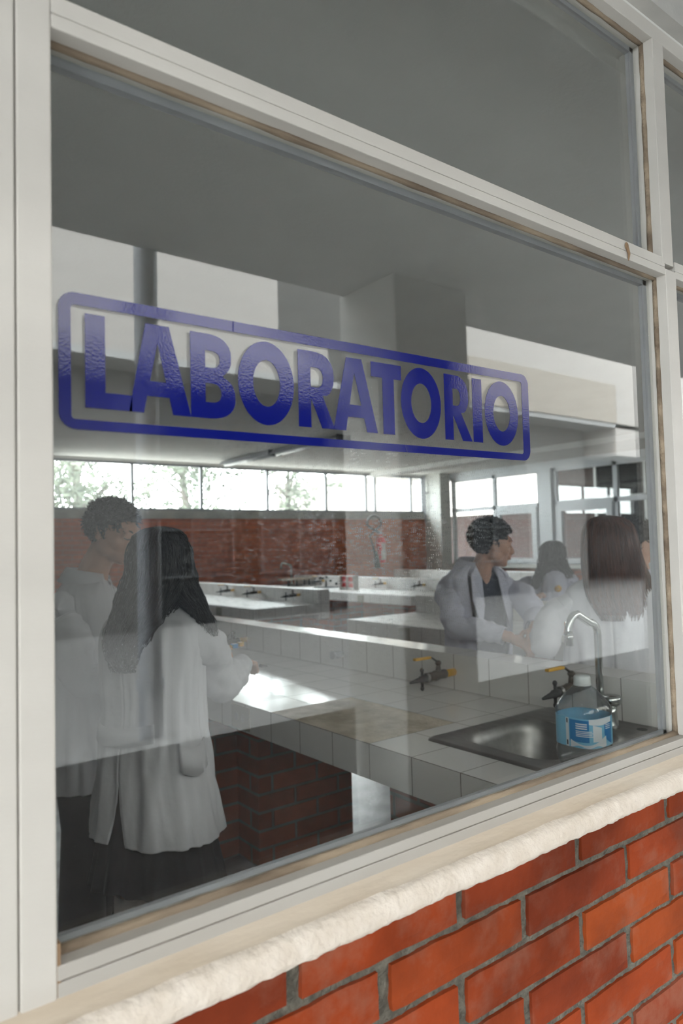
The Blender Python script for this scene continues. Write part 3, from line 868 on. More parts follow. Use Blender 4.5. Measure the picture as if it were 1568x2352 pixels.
# outlets on the skirts
def outlet(x, y, z, label, s=.13, mat=m_plate):
    t = empty('electrical_outlet', (x, y, z), label, 'outlet', 'outlets on the bench skirts')
    b = MB(); b.bevbox(-.006, 0, -s / 2, s / 2, -.048, .048, .003); o = b.build('plate', m_plate, t)
    for dy in (-.026, .026):
        b = MB(); b.cyl((-.0085, dy, 0), (-.005, dy, 0), .016, 18); b.box(-.0092, -.008, dy - .008, dy - .005, -.006, .006); b.box(-.0092, -.008, dy + .005, dy + .008, -.006, .006)
        b.build('socket', m_conc, t)
outlet(XA, 2.66, .812, 'grey double outlet on the skirt of the nearest bench, beside the writing woman', .15)
outlet(XB_, 4.22, .806, 'dull green outlet on the bench skirt left of the curly haired student')
outlet(XB_, 7.30, .806, 'small outlet on the skirt of the bench behind the long dark hair')
outlet(XC, 7.42, .800, 'small outlet on the skirt of the far bench below the red rack')

# gas valves on the ledges
def valve(loc, label, lever=1, collar=m_yellow, group='gas valves on the bench ledges'):
    t = empty('gas_valve', loc, label, 'valve', group)
    b = MB()
    b.tube([(0, 0, 0), (-.055, 0, -.001)], .0165, 14)
    b.build('collar', collar, t, True)
    b = MB()
    b.tube([(-.052, 0, 0), (-.056, 0, 0), (-.075, 0, 0), (-.085, 0, 0), (-.115, 0, -.002), (-.125, 0, -.002), (-.165, 0, -.004), (-.170, 0, -.004)], [.017, .020, .020, .018, .022, .018, .019, .012], 14)
    b.tube([(-.095, 0, .012), (-.095, 0, .048)], [.013, .009], 12)
    b.ell((-.095, 0, .050), (.014, .014, .012), 12, 8)
    b.build('body', m_brown, t, True)
    b = MB(); b.tube([(-.158, 0, -.004), (-.168, 0, -.004)], .0195, 14); b.build('ring', m_steel, t, True)
    b = MB()
    b.tube([(-.168, 0, -.004), (-.185, 0, -.006), (-.200, 0, -.008), (-.205, 0, -.008), (-.262, 0, -.014)], [.014, .014, .016, .012, .005], 12)
    b.tube([(-.192, 0, .030), (-.192, 0, -.046)], .006, 10)
    b.ell((-.192, 0, .030), (.009, .009, .010), 10, 8); b.ell((-.192, 0, -.046), (.009, .009, .010), 10, 8)
    b.build('hose_nozzle', m_black, t, True)
    if lever:
        b = MB()
        P = [(-.095, 0, .054), (-.11, 0, .062), (-.135, 0, .078), (-.15, 0, .080)] if lever == 1 else [(-.095, 0, .05), (-.12, .01, .04), (-.14, .02, .0), (-.15, .03, -.03)]
        b.tube(P, .0045, 8); b.build('lever_arm', m_brown, t, True)
        b = MB()
        if lever == 1: b.bevbox(-.235, -.142, -.009, .009, .073, .084, .003)
        else: b.tube([(-.147, .022, -.012), (-.165, .03, -.075)], [.009, .008], 8)
        b.build('lever', m_yellow, t)
    return t
xa = XA + .818
v0 = valve((xa, 2.226, .948), 'brown gas valve with yellow lever midway along the near ledge, left of the faucet')
valve((xa, 1.560, .985), 'gas valve with yellow lever and green stained nozzle, behind the plastic bottle', collar=m_brown)
valve((xa, 4.03, .930), 'gas valve with its yellow lever hanging down, beside the writing hand', lever=2)
tb = empty('gas_stub', (xa, 3.03, .942), 'short grey capped pipe stub on the near ledge between two gas valves', 'pipe')
b = MB(); b.tube([(0, 0, 0), (-.02, 0, 0), (-.055, 0, 0)], [.017, .019, .019], 14); b.build('pipe', m_grey_frame, tb, True)
b = MB(); b.tube([(-.052, 0, 0), (-.066, 0, 0)], .023, 8); b.build('cap', m_grey_frame, tb)
xb = XB_ + .818
for y, lb, lv in ((8.43, 'gas valve on the middle far bench, farthest from the aisle', 1), (7.75, 'black gas valve with orange collar on the middle far bench ledge', 1), (6.88, 'black gas valve nearest the grey bench end on the middle far ledge', 0)):
    valve((xb, y, .958), lb, lever=lv)
xc = XC + .818
for y, lb, lv in ((9.35, 'gas valve on the far bench, beside the loose black fittings', 1), (7.85, 'gas valve with orange collar on the far bench, right of the red rack', 1), (7.05, 'gas valve on the far bench, just left of the curly haired student', 0)):
    valve((xc, y, .950), lb, lever=lv)

# things standing on the far bench
random.seed(5)
fr_ = empty('clamp_stand', (6.55, 8.95, TZ), 'cluster of loose black fittings on a small rack on the far bench', 'rack')
b = MB()
b.box(-.12, .12, -.16, .16, 0, .012)
for i in range(5): b.tube([(-.1 + .05 * i, -.12 + .06 * i, .01), (-.1 + .05 * i, -.12 + .06 * i, .06 + .03 * (i % 3))], .006, 8)
b.build('base', m_black, fr_)
for i in range(7):
    b = MB(); b.ell((random.uniform(-.12, .12), random.uniform(-.25, .25), random.uniform(.04, .16)), (.022, .022, .020), 10, 8); b.build('knob', m_black, fr_, True)
rr = empty('tube_rack', (6.45, 8.25, TZ), 'small red and white rack standing on the far bench below the extinguisher', 'rack')
b = MB()
for z in (.02, .10, .19): b.box(-.05, .05, -.17, .17, z, z + .008)
for y in (-.165, .0, .155): b.box(-.05, .05, y, y + .010, 0, .2)
b.build('frame', m_paper, rr)
for i in range(9):
    b = MB(); y = -.15 + .0375 * i; b.tube([(0, y, .03), (0, y, .20 + .02 * (i % 2))], .010, 10); b.build('tube', m_red, rr, True)
# far sink with board and faucet at the end of the far bench
fs = empty('far_sink', (6.50, 9.85, TZ), 'far sink with a wooden board across it, at the brick wall', 'sink')
b = MB(); b.bevbox(-.34, .28, -.32, .28, .0, .012, .004); b.build('rim', m_steel, fs)
b = MB(); b.bevbox(-.20, .26, -.28, .10, .10, .125, .004); b.build('board', m_screed, fs)
for x in (-.18, -.02, .12, .22):
    b = MB(); b.tube([(x, -.2, .012), (x, -.2, .10)], .014, 8); b.build('leg', m_black, fs)
def faucet(loc, label, h, reach, r, sc=1.0, yaw=0):
    t = empty('faucet', loc, label, 'faucet')
    b = MB()
    R_ = Matrix.Rotation(yaw, 3, 'Z')
    pts = [Vector((0, 0, 0)), Vector((0, 0, h * .5)), Vector((0, 0, h - .075))]
    for k in range(1, 7): a = pi / 2 * k / 6; pts.append(Vector((-.045 * (1 - cos(a)), 0, h - .075 + .045 * sin(a))))
    pts.append(Vector((-reach + .05, 0, h + .004)))
    for k in range(1, 7): a = pi / 2 * k / 6; pts.append(Vector((-reach + .05 - .05 * sin(a), 0, h + .004 - .05 * (1 - cos(a)))))
    pts.append(Vector((-reach, 0, h - .065)))
    b.tube([R_ @ p for p in pts], r, 16); b.build('spout', m_chrome, t, True)
    b = MB(); q = [R_ @ Vector((-reach, 0, h - .060)), R_ @ Vector((-reach, 0, h - .095))]
    b.tube([q[0], q[0].lerp(q[1], .35), q[0].lerp(q[1], .36), q[1]], [r * 1.25, r * 1.25, r * 1.12, r * 1.15], 16); b.build('aerator', m_chrome, t, True)
    b = MB(); b.tube([(0, 0, -.002), (0, 0, .02), (0, 0, .045)], [r * 2.1, r * 2.0, r * 1.2], 16); b.build('base', m_chrome, t, True)
    return t
faucet((6.62, 10.02, TZ + .012), 'far chrome faucet arching over the board by the brick wall', .36, .20, .016)
# near steel sink
S = empty('steel_sink', (1.95, 1.45, TZ), 'stainless steel drop-in sink beside the plastic bottle, close to the window', 'sink')
def sinkring(z, x0, x1, y0, y1, r, n=8):
    P = []
    for cx, cy, a0 in ((x1 - r, y1 - r, 0), (x0 + r, y1 - r, 90), (x0 + r, y0 + r, 180), (x1 - r, y0 + r, 270)):
        for k in range(n + 1):
            a = radians(a0 + 90 * k / n); P.append((cx + r * cos(a) - 1.95, cy + r * sin(a) - 1.45, z))
    return P
rings = [sinkring(.0, 1.658, 2.309, 1.13, 1.735, .020), sinkring(.006, 1.660, 2.307, 1.132, 1.733, .019), sinkring(.009, 1.667, 2.302, 1.139, 1.726, .016), sinkring(.004, 1.680, 2.295, 1.150, 1.712, .02),
         sinkring(.004, 1.735, 2.150, 1.300, 1.690, .09), sinkring(-.002, 1.745, 2.140, 1.310, 1.680, .085), sinkring(-.04, 1.755, 2.130, 1.320, 1.670, .08), sinkring(-.15, 1.775, 2.110, 1.340, 1.650, .08), sinkring(-.172, 1.80, 2.085, 1.365, 1.625, .075), sinkring(-.178, 1.90, 1.98, 1.45, 1.53, .035)]
V, F = [], []
for r in rings: V += r
n = len(rings[0])
for i in range(len(rings) - 1):
    for k in range(n): F.append((i * n + k, i * n + (k + 1) % n, (i + 1) * n + (k + 1) % n, (i + 1) * n + k))
F.append(tuple((len(rings) - 1) * n + k for k in range(n)))
new_obj('basin', V, F, m_steel, S, True)
b = MB(); b.cyl((-.01, .04, -.179), (-.01, .04, -.174), .028, 20); b.build('drain', m_chrome, S)
b = MB(); b.cyl((2.262 - 1.95, 1.325 - 1.45, .0035), (2.262 - 1.95, 1.325 - 1.45, .0052), .017, 20); b.build('tap_hole', m_black, S)
faucet((2.205, 1.44, TZ + .005), 'tall chrome faucet with a bent spout behind the plastic bottle', .385, .165, .0125)
t = empty('tap_handle', (2.215, 1.405, TZ + .005), 'worn chrome tap handle at the foot of the tall faucet', 'tap')
b = MB(); b.tube([(0, 0, 0), (0, 0, .01), (0, 0, .05), (0, 0, .07)], [.026, .022, .017, .017], 14); b.build('base', m_chrome, t, True)
b = MB(); b.lathe((0, 0, .07), [(.0, 0), (.018, 0), (.034, .012), (.036, .030), (.030, .036), (0, .037)], 20, None); b.build('knob', m_chrome, t, True)

# ------------------------------------------------------------------ plastic bottle on the sink rim
BT = empty('plastic_bottle', (1.800, 1.232, TZ + .006), 'clear plastic water bottle with blue label and white cap on the sink rim', 'bottle')
prof = [(.0, .006), (.030, .004), (.052, .0), (.062, .006), (.0675, .022), (.069, .045), (.0665, .055), (.0665, .060), (.0672, .062), (.0672, .142), (.0665, .144), (.069, .150), (.0685, .158), (.062, .172), (.050, .190), (.036, .207), (.0235, .219), (.0205, .224), (.0205, .236)]
b = MB(); b.lathe((0, 0, 0), prof, 48, 3.2); b.build('bottle_wall', m_pet, BT, True)
b = MB(); b.lathe((0, 0, 0), [(0, .222), (.0240, .222), (.0245, .224), (.0245, .2265), (.0232, .2272), (.0238, .229), (.0232, .246), (.021, .249), (0, .2495)], 40); b.build('cap', m_cap, BT, True)
def wrap(a0, a1, z0, z1, r, fn=None, n=28):
    V, F = [], []
    for i in range(n + 1):
        a = radians(a0 + (a1 - a0) * i / n)
        q = 1 / (abs(cos(a)) ** 3.2 + abs(sin(a)) ** 3.2) ** (1 / 3.2)
        lo, hi = (z0, z1) if fn is None else fn(i / n)
        V += [(r * q * cos(a), r * q * sin(a), lo), (r * q * cos(a), r * q * sin(a), hi)]
    for i in range(n): F.append((2 * i, 2 * i + 2, 2 * i + 3, 2 * i + 1))
    return V, F
# label: the side towards the window looks along about -128 degrees
lab = empty('label', (0, 0, 0)); lab.parent = BT
o = new_obj('paper', *wrap(0, 360, .062, .142, .0676, n=96), m_lab_blue, lab, True)
A = -128
b = MB(); b.add(*wrap(A - 52, A - 8, .078, .138, .0680)); b.build('deep_blue_panel', m_lab_deep, lab, True)
b = MB(); b.add(*wrap(A + 34, A + 62, .066, .134, .0680, lambda u: (.100 - .034 * u ** .5, .134))); b.build('deep_blue_panel', m_lab_deep, lab, True)
b = MB()
b.add(*wrap(A - 62, A - 54, .062, .141, .0680)); b.add(*wrap(A - 50, A + 40, 0, 0, .0682, lambda u: (.0625 + .006 * sin(u * 7) ** 2, .083 - .012 * sin(u * 4))))
b.add(*wrap(A - 8, A + 60, 0, 0, .0681, lambda u: (.128 - .005 * sin(u * 3), .1415)))
b.add(*wrap(A + 0, A + 24, 0, 0, .0683, lambda u: (.080, .126 - .01 * u)))
for k in range(3): b.add(*wrap(A - 36, A - 12, .126 - .006 * k, .1295 - .006 * k, .0684, n=8))
for k in range(4): b.add(*wrap(A - 36, A - 2 + 4 * (k % 2), .107 - .0045 * k, .1093 - .0045 * k, .0684, n=8))
for k in range(3): b.add(*wrap(A + 38, A + 56, .120 - .005 * k, .1225 - .005 * k, .0684, n=8))
b.build('white_print', m_lab_white, lab, True)
for z_ in (.066, .126):
    b = MB(); b.add(*wrap(A - 60, A - 56.5, z_, z_ + .013, .0684, n=4)); b.build('black_mark', m_black, lab, True)

# ------------------------------------------------------------------ fire extinguisher and ceiling lamps
fe = empty('fire_extinguisher', (8.70, 10.14, 1.17), 'red fire extinguisher with white label hanging on the far brick wall', 'fire extinguisher')
b = MB(); b.lathe((0, 0, 0), [(0, 0), (.075, 0), (.085, .02), (.085, .40), (.075, .45), (.04, .485), (.025, .50), (.025, .53), (0, .53)], 28); b.build('cylinder', m_red, fe, True)
b = MB(); V, F = wrap(-150, -40, .09, .33, .0865, n=20)
V = []
for i in range(21):
    a = radians(-120 + 80 * i / 20); V += [(.0865 * cos(a), .0865 * sin(a), .06), (.0865 * cos(a), .0865 * sin(a), .36)]
b.add(V, F); b.build('paper_label', m_paper, fe, True)
b = MB(); b.bevbox(-.03, .03, -.02, .02, .53, .57, .004); b.bevbox(-.10, .05, -.012, .012, .575, .59, .003, Matrix.Rotation(-.35, 3, 'Y')); b.build('valve_head', m_grey_frame, fe)
b = MB(); pts = [(-.02, 0, .55)] + [(-.17 - .17 * cos(a), -.03, .72 + .15 * sin(a)) for a in [-.2 + (pi + .3) * k / 12 for k in range(12, -1, -1)][::-1]] + [(-.30, -.04, .50), (-.22, -.04, .30), (-.15, -.04, .05)]
b.tube(pts, .018, 10); b.build('hose', m_black, fe, True)
b = MB(); b.tube([(-.16, -.04, .22), (-.14, -.04, .05), (-.13, -.04, -.10)], [.03, .055, .06], 14); b.build('horn', m_black, fe, True)
def lamp(x, y0, y1, label):
    t = empty('ceiling_lamp', (x, y0, 2.80), label, 'ceiling lamp')
    b = MB(); b.prism([(-.10, -.02), (-.045, .045), (.045, .045), (.10, -.02), (.085, -.02), (.04, .03), (-.04, .03), (-.085, -.02)], 0, y1 - y0, 'y'); b.build('reflector', m_grey_frame, t)
    b = MB(); b.cyl((0, .03, -.015), (0, y1 - y0 - .03, -.015), .026, 16); b.build('lamp_tube', m_tube, t, True)
    b = MB(); b.box(-.11, .11, -.006, .0, -.03, .05); b.build('end_cap', m_black, t)
lamp(5.29, 8.35, 9.80, 'unlit fluorescent lamp on the ceiling, the half nearer the clerestory windows')
lamp(5.29, 6.80, 8.33, 'unlit fluorescent lamp on the ceiling, the half nearer the blue sign')

# ------------------------------------------------------------------ people
def fuse(mb, name, mat, parent, voxel=.006, smooth_it=4):
    """one continuous skin out of overlapping limbs"""
    me = bpy.data.meshes.new(name); me.from_pydata([tuple(v) for v in mb.v], [], mb.f); me.update()
    o = bpy.data.objects.new(name, me); COL.objects.link(o)
    m = o.modifiers.new('r', 'REMESH'); m.mode = 'VOXEL'; m.voxel_size = voxel; m.use_smooth_shade = True
    m = o.modifiers.new('s', 'SMOOTH'); m.factor = .5; m.iterations = smooth_it
    dg = bpy.context.evaluated_depsgraph_get()
    me2 = bpy.data.meshes.new_from_object(o.evaluated_get(dg)); me2.name = name
    bpy.data.objects.remove(o); bpy.data.meshes.remove(me)
    o = bpy.data.objects.new(name, me2); COL.objects.link(o)
    me2.materials.clear(); me2.materials.append(mat)
    me2.polygons.foreach_set('use_smooth', [True] * len(me2.polygons))
    o.parent = parent
    return o

def spline(pts, n):
    """Catmull-Rom through tuples of any length"""
    P = [list(p) for p in pts]; P = [P[0]] + P + [P[-1]]
    out = []
    segs = len(P) - 3
    for s in range(segs):
        p0, p1, p2, p3 = P[s:s + 4]
        m = max(2, n // segs)
        for k in range(m + (1 if s == segs - 1 else 0)):
            t = k / m
            out.append([.5 * ((2 * b_) + (-a + c) * t + (2 * a - 5 * b_ + 4 * c - d) * t * t + (-a + 3 * b_ - 3 * c + d) * t ** 3) for a, b_, c, d in zip(p0, p1, p2, p3)])
    return out

def head_parts(mb, c, yaw, pitch, s=1.0, roll=0, face=True):
    R = Matrix.Rotation(yaw, 3, 'Z') @ Matrix.Rotation(pitch, 3, 'X') @ Matrix.Rotation(roll, 3, 'Y')
    c = Vector(c)
    def E(p, r, seg=20, rg=14): mb.ell(c + R @ (Vector(p) * s), tuple(q * s for q in r), seg, rg, R)
    E((0, -.012, .030), (.074, .094, .086), 28, 20)
    E((0, .028, -.015), (.063, .064, .080), 24, 16)
    E((0, .036, -.068), (.047, .048, .042))
    E((0, .066, -.092), (.022, .022, .019))
    for sx in (-1, 1):
        E((sx * .036, .048, -.028), (.028, .034, .030))
        E((sx * .048, .014, -.058), (.018, .036, .030))
        E((sx * .076, -.006, -.006), (.009, .019, .031), 12, 10)
        E((sx * .081, -.012, .004), (.007, .012, .020), 10, 8)
        if face:
            E((sx * .030, .079, .002), (.0165, .012, .010), 14, 10)
            E((sx * .031, .083, .021), (.024, .010, .007), 14, 8)
            E((sx * .0115, .103, -.034), (.008, .009, .007), 10, 8)
    E((0, .080, .028), (.046, .014, .020))
    if face:
        mb.tube([c + R @ (Vector(p) * s) for p in ((0, .084, .018), (0, .096, -.004), (0, .108, -.024), (0, .112, -.032), (0, .101, -.040))], [q * s for q in (.007, .0085, .010, .0115, .008)], 12)
        E((0, .093, -.056), (.022, .009, .0055), 14, 8); E((0, .091, -.067), (.019, .010, .006), 14, 8)
    return R

def limb(mb, pts, rad, n=14):
    if rad[0] <= .05 and len(pts) == 3 and rad[2] < .03:   # an arm: start it lower, inside the sleeve
        pts = [pts[0] + Vector((0, 0, -.06)), pts[1], pts[2]]; rad = (.036, .032, rad[2])
    q = spline([(*p, r) for p, r in zip(pts, rad)], 8 * (len(pts) - 1))
    mb.tube([v[:3] for v in q], [v[3] for v in q], n)
    for p, r in ((pts[0], rad[0]), (pts[-1], rad[-1])): mb.ell(p, r, 12, 8)

def hand(mb, wrist, d, up, side=1, curl=.5, s=1.0):
    """palm and five fingers; d = pointing direction, up = back of the hand"""
    d = Vector(d).normalized(); up = Vector(up); up = (up - d * up.dot(d)).normalized(); lat = d.cross(up) * side
    w = Vector(wrist)
    R = Matrix((lat, d, up)).transposed()
    mb.ell(w + d * .045 * s, (.038 * s, .050 * s, .015 * s), 14, 10, R)
    mb.ell(w + d * .01 * s, (.026 * s, .03 * s, .018 * s), 12, 8, R)
    for k, (lx, ln) in enumerate(((-.028, .070), (-.010, .080), (.009, .075), (.026, .060))):
        p = w + d * .080 * s + lat * lx * s
        pts = [p - d * .02 * s]; a = 0.15
        dirv = d.copy()
        pts.append(p)
        for j, f in enumerate((.45, .30, .25)):
            a += curl * (.55 + .1 * k)
            dirv = d * cos(a) - up * sin(a)
            p = p + dirv * ln * f * s
            pts.append(p)
        mb.tube(pts, [.0095 * s, .0092 * s, .0088 * s, .008 * s, .0065 * s], 8); mb.ell(pts[-1], .0065 * s, 8, 6)
    t0 = w + d * .022 * s - lat * .024 * s
    t1 = t0 + (d * .5 - lat * .75 - up * .3).normalized() * .034 * s
    t2 = t1 + (d * .85 - lat * .2 - up * .45).normalized() * .030 * s
    t3 = t2 + (d * .9 + lat * .1 - up * .5).normalized() * .024 * s
    mb.tube([t0, t1, t2, t3], [.013 * s, .0115 * s, .010 * s, .0075 * s], 8); mb.ell(t3, .0075 * s, 8, 6)

def cloth_loft(rings, n=72, gap=None, seam=90, fold=.006, seed=0, nz=70, thick=.004):
    """rings: (z, cx, cy, rx, ry, yaw) from top to bottom; returns verts, faces.  gap(t) = half opening in degrees at the seam"""
    q = spline(rings, nz)
    V, F = [], []
    m = len(q)
    for i, (z, cx, cy, rx, ry, yaw) in enumerate(q):
        t = i / (m - 1)
        g = gap(t) if gap else 0
        for k in range(n + 1):
            u = k / n
            a = radians(seam + g + (360 - 2 * g) * u)
            p = 2.35
            ca, sa = cos(a), sin(a)
            qq = 1 / (abs(ca) ** p + abs(sa) ** p) ** (1 / p)
            f = noise.noise(Vector((ca * 2.2 + seed, sa * 2.2, z * 2.0))) * 1.1 + noise.noise(Vector((ca * 5 + seed, sa * 5, z * 5.5))) * .8 + .45 * noise.noise(Vector((ca * 11, sa * 11 + seed, z * 4)))
            f += 1.3 * (abs(noise.noise(Vector((ca * 3.2 + seed, sa * 3.2, z * 3.2 + ca)))) ** .6 - .45)
            f *= fold * (0.35 + min(1, t * 1.5))
            x, y = rx * ca * qq, ry * sa * qq
            l = math.hypot(x, y) or 1
            x += x / l * f; y += y / l * f
            V.append((cx + x * cos(yaw) - y * sin(yaw), cy + x * sin(yaw) + y * cos(yaw), z + .004 * noise.noise(Vector((ca * 3, sa * 3, seed + z)))))
    for i in range(m - 1):
        for k in range(n):
            a = i * (n + 1) + k
            F.append((a, a + n + 1, a + n + 2, a + 1))
    return V, F

def sleeve(mb, pts, rad, n=30, fold=.007, seed=0, cuff=True):
    q = spline([(*p, r) for p, r in zip(pts, rad)], 16 * (len(pts) - 1))
    P = [Vector(v[:3]) for v in q]; r = [v[3] for v in q]
    b0 = len(mb.v)
    mb.tube(P, r, n, False)
    # bunch the cloth in rings, most at the elbow
    for j in range(len(P)):
        for k in range(n):
            v = mb.v[b0 + j * n + k]; dd = (v - P[j])
            if dd.length > 1e-6:
                f = noise.noise(v * 14 + Vector((seed, 0, 0))) + .7 * noise.noise(v * 30 + Vector((0, seed, 0))) + 1.2 * (abs(noise.noise(Vector((v.x * 11 + seed, v.y * 11, v.z * 20)))) ** .6 - .42)
                mb.v[b0 + j * n + k] = v + dd.normalized() * f * fold
    # inner turn so the cuff reads as cloth with an edge
    if cuff:
        e = P[-1]; d = (P[-1] - P[-2]).normalized()
        mb.tube([e, e - d * .03], [r[-1] * .93, r[-1] * .80], n, False)

def solid(o, t=.004, sub=0):
    m = o.modifiers.new('thickness', 'SOLIDIFY'); m.thickness = t; m.offset = -1
    return o

def strands(mb, lock, count, r=.0022, n=20, seed=0, rag=.06, wave=.004, lateral=None, spread=(.86, 1.04), freq=9):
    """lock = list of (x, y, z, ra, rb) down its length; strands ride on the elliptical shell of the lock"""
    rnd = random.Random(seed)
    q = spline(lock, n)
    lat = Vector(lateral).normalized(); dep = Vector((-lat.y, lat.x, 0))
    for c in range(count):
        a = rnd.uniform(0, 2 * pi); f = rnd.uniform(*spread); ph = rnd.uniform(0, 20); cut = 1 - rnd.random() ** 2 * rag
        pts, rr = [], []
        m = len(q)
        last = max(4, int(m * cut))
        for i in range(last):
            x, y, z, ra, rb = q[i]
            w = noise.noise(Vector((ph, i * freq / m, 0))) * wave * (1 + 2 * i / m); w2 = noise.noise(Vector((ph, i * freq / m, 9))) * wave
            pts.append(Vector((x, y, z)) + lat * ((ra * f) * cos(a) + w) + dep * ((rb * f) * sin(a) + w2))
            rr.append(r * (1 - .75 * (i / last) ** 3))
        mb.tube(pts, rr, 4, False)

def core(mb, lock, lateral, n=22, k=.93, seg=28, seed=0, rough=.004, cut=.93):
    q = spline(lock, n); q = q[:max(4, int(len(q) * cut))]
    lat = Vector(lateral).normalized(); dep = Vector((-lat.y, lat.x, 0))
    V, F = [], []
    for i, (x, y, z, ra, rb) in enumerate(q):
        for s in range(seg):
            a = 2 * pi * s / seg
            w = 1 + rough / max(ra, .02) * noise.noise(Vector((cos(a) * 6 + seed, sin(a) * 6, i * .15)))
            V.append(Vector((x, y, z)) + lat * (ra * k * w * cos(a)) + dep * (rb * k * w * sin(a)))
    for i in range(len(q) - 1):
        for s in range(seg): F.append((i * seg + s, i * seg + (s + 1) % seg, (i + 1) * seg + (s + 1) % seg, (i + 1) * seg + s))
    F.append(tuple(range(seg))); F.append(tuple((len(q) - 1) * seg + s for s in range(seg)))
    mb.add(V, F)

def shell(mb, prof_pts, mats=None): pass

def short_hair(c, R, s, parent, name='hair', curly=0.0, seed=1, n=900, length=.030, mat=m_hair_k, fade=.0):
    """tufts over the scalp, the face left free"""
    rnd = random.Random(seed)
    mb = MB()
    C0 = Vector(c)
    def onscalp(d):
        return Vector((0, -.012, .030)) + Vector((d.x * .076, d.y * .096, d.z * .088))
    def free(p):   # True where hair grows (local head coordinates)
        if p.y > .055 - max(0, p.z - .06) * 0.2 and p.z < .062: return False
        if p.y > .012 and p.z < .030: return False
        if p.z < -.050: return False
        if p.z < -.012 and p.y > -.028: return False
        return True
    # base shell
    V, F, keep = [], [], []
    seg, rg = 56, 40
    for i in range(rg + 1):
        th = pi * i / rg
        for k in range(seg):
            a = 2 * pi * k / seg
            d = Vector((sin(th) * cos(a), sin(th) * sin(a), cos(th)))
            p = onscalp(d); ok = free(p); keep.append(ok)
            h = (.010 + curly * .010) * (1 if p.z > .02 else .55) * (1 + .5 * noise.noise(d * 7 + Vector((seed, 0, 0))))
            V.append(C0 + R @ ((p + d * (h if ok else -.012)) * s))
    for i in range(rg):
        for k in range(seg):
            q = (i * seg + k, (i + 1) * seg + k, (i + 1) * seg + (k + 1) % seg, i * seg + (k + 1) % seg)
            if sum(keep[j] for j in q) >= 1: F.append(q)
    mb.add(V, F)
    cnt = 0
    while cnt < n:
        d = Vector((rnd.gauss(0, 1), rnd.gauss(0, 1), rnd.gauss(0, 1))).normalized()
        p = onscalp(d)
        if not free(p): continue
        cnt += 1
        ln = length * (1.0 if p.z > .035 else .40 + .6 * max(0, (p.z + .03) / .065)) * rnd.uniform(.6, 1.2)
        flow = Vector((rnd.uniform(-.5, .5), .75, .15)) if p.z > .05 else Vector((0, .2, -.9))
        flow = (flow - d * flow.dot(d))
        pts = []
        q = p + d * .004
        if curly:
            ax = d.cross(Vector((rnd.gauss(0, 1), rnd.gauss(0, 1), rnd.gauss(0, 1)))).normalized(); bx = d.cross(ax)
            ph = rnd.uniform(0, 6); rad = rnd.uniform(.004, .008)
            for j in range(9):
                a = ph + j * .95
                pts.append(q + d * (ln * .85 * j / 8) + ax * rad * cos(a) + bx * rad * sin(a))
            rr = [.0030 * s] * 7 + [.0024 * s, .0012 * s]
        else:
            for j in range(5):
                t = j / 4
                pts.append(q + d * ln * (.75 * t - .25 * t * t) + flow * ln * (.75 * t * t + .15 * t) + Vector((rnd.gauss(0, 1), rnd.gauss(0, 1), rnd.gauss(0, 1))) * .0018 * j)
            rr = [.0042 * s, .0040 * s, .0034 * s, .0024 * s, .0008 * s]
        mb.tube([C0 + R @ (v * s) for v in pts], rr, 5, False)
    return mb.build(name, mat, parent, True)

def face_details(c, R, s, parent, closed=True):
    C0 = Vector(c)
    def T(p): return C0 + R @ (Vector(p) * s)
    for sx in (-1, 1):
        b = MB(); b.tube([T((sx * x, y, z)) for x, y, z in ((.013, .0935, .020), (.024, .0935, .0255), (.036, .0865, .0265), (.047, .0735, .021))], [.0022 * s, .0036 * s, .0032 * s, .0014 * s], 6)
        b.build('eyebrow', m_hair_k, parent, True)
        b = MB(); b.tube([T((sx * x, y, z)) for x, y, z in ((.0165, .0895, -.003), (.024, .0925, -.006), (.034, .0905, -.0065), (.044, .0815, -.003))], [.0012 * s, .0020 * s, .0021 * s, .0012 * s], 6)
        b.build('eyelash', m_hair_k, parent, True)
    b = MB(); b.ell(T((0, .0975, -.0565)), (.019 * s, .006 * s, .0042 * s), 14, 8, R); b.ell(T((0, .0960, -.0655)), (.0165 * s, .0068 * s, .0048 * s), 14, 8, R)
    b.build('lips', m_lip, parent, True)

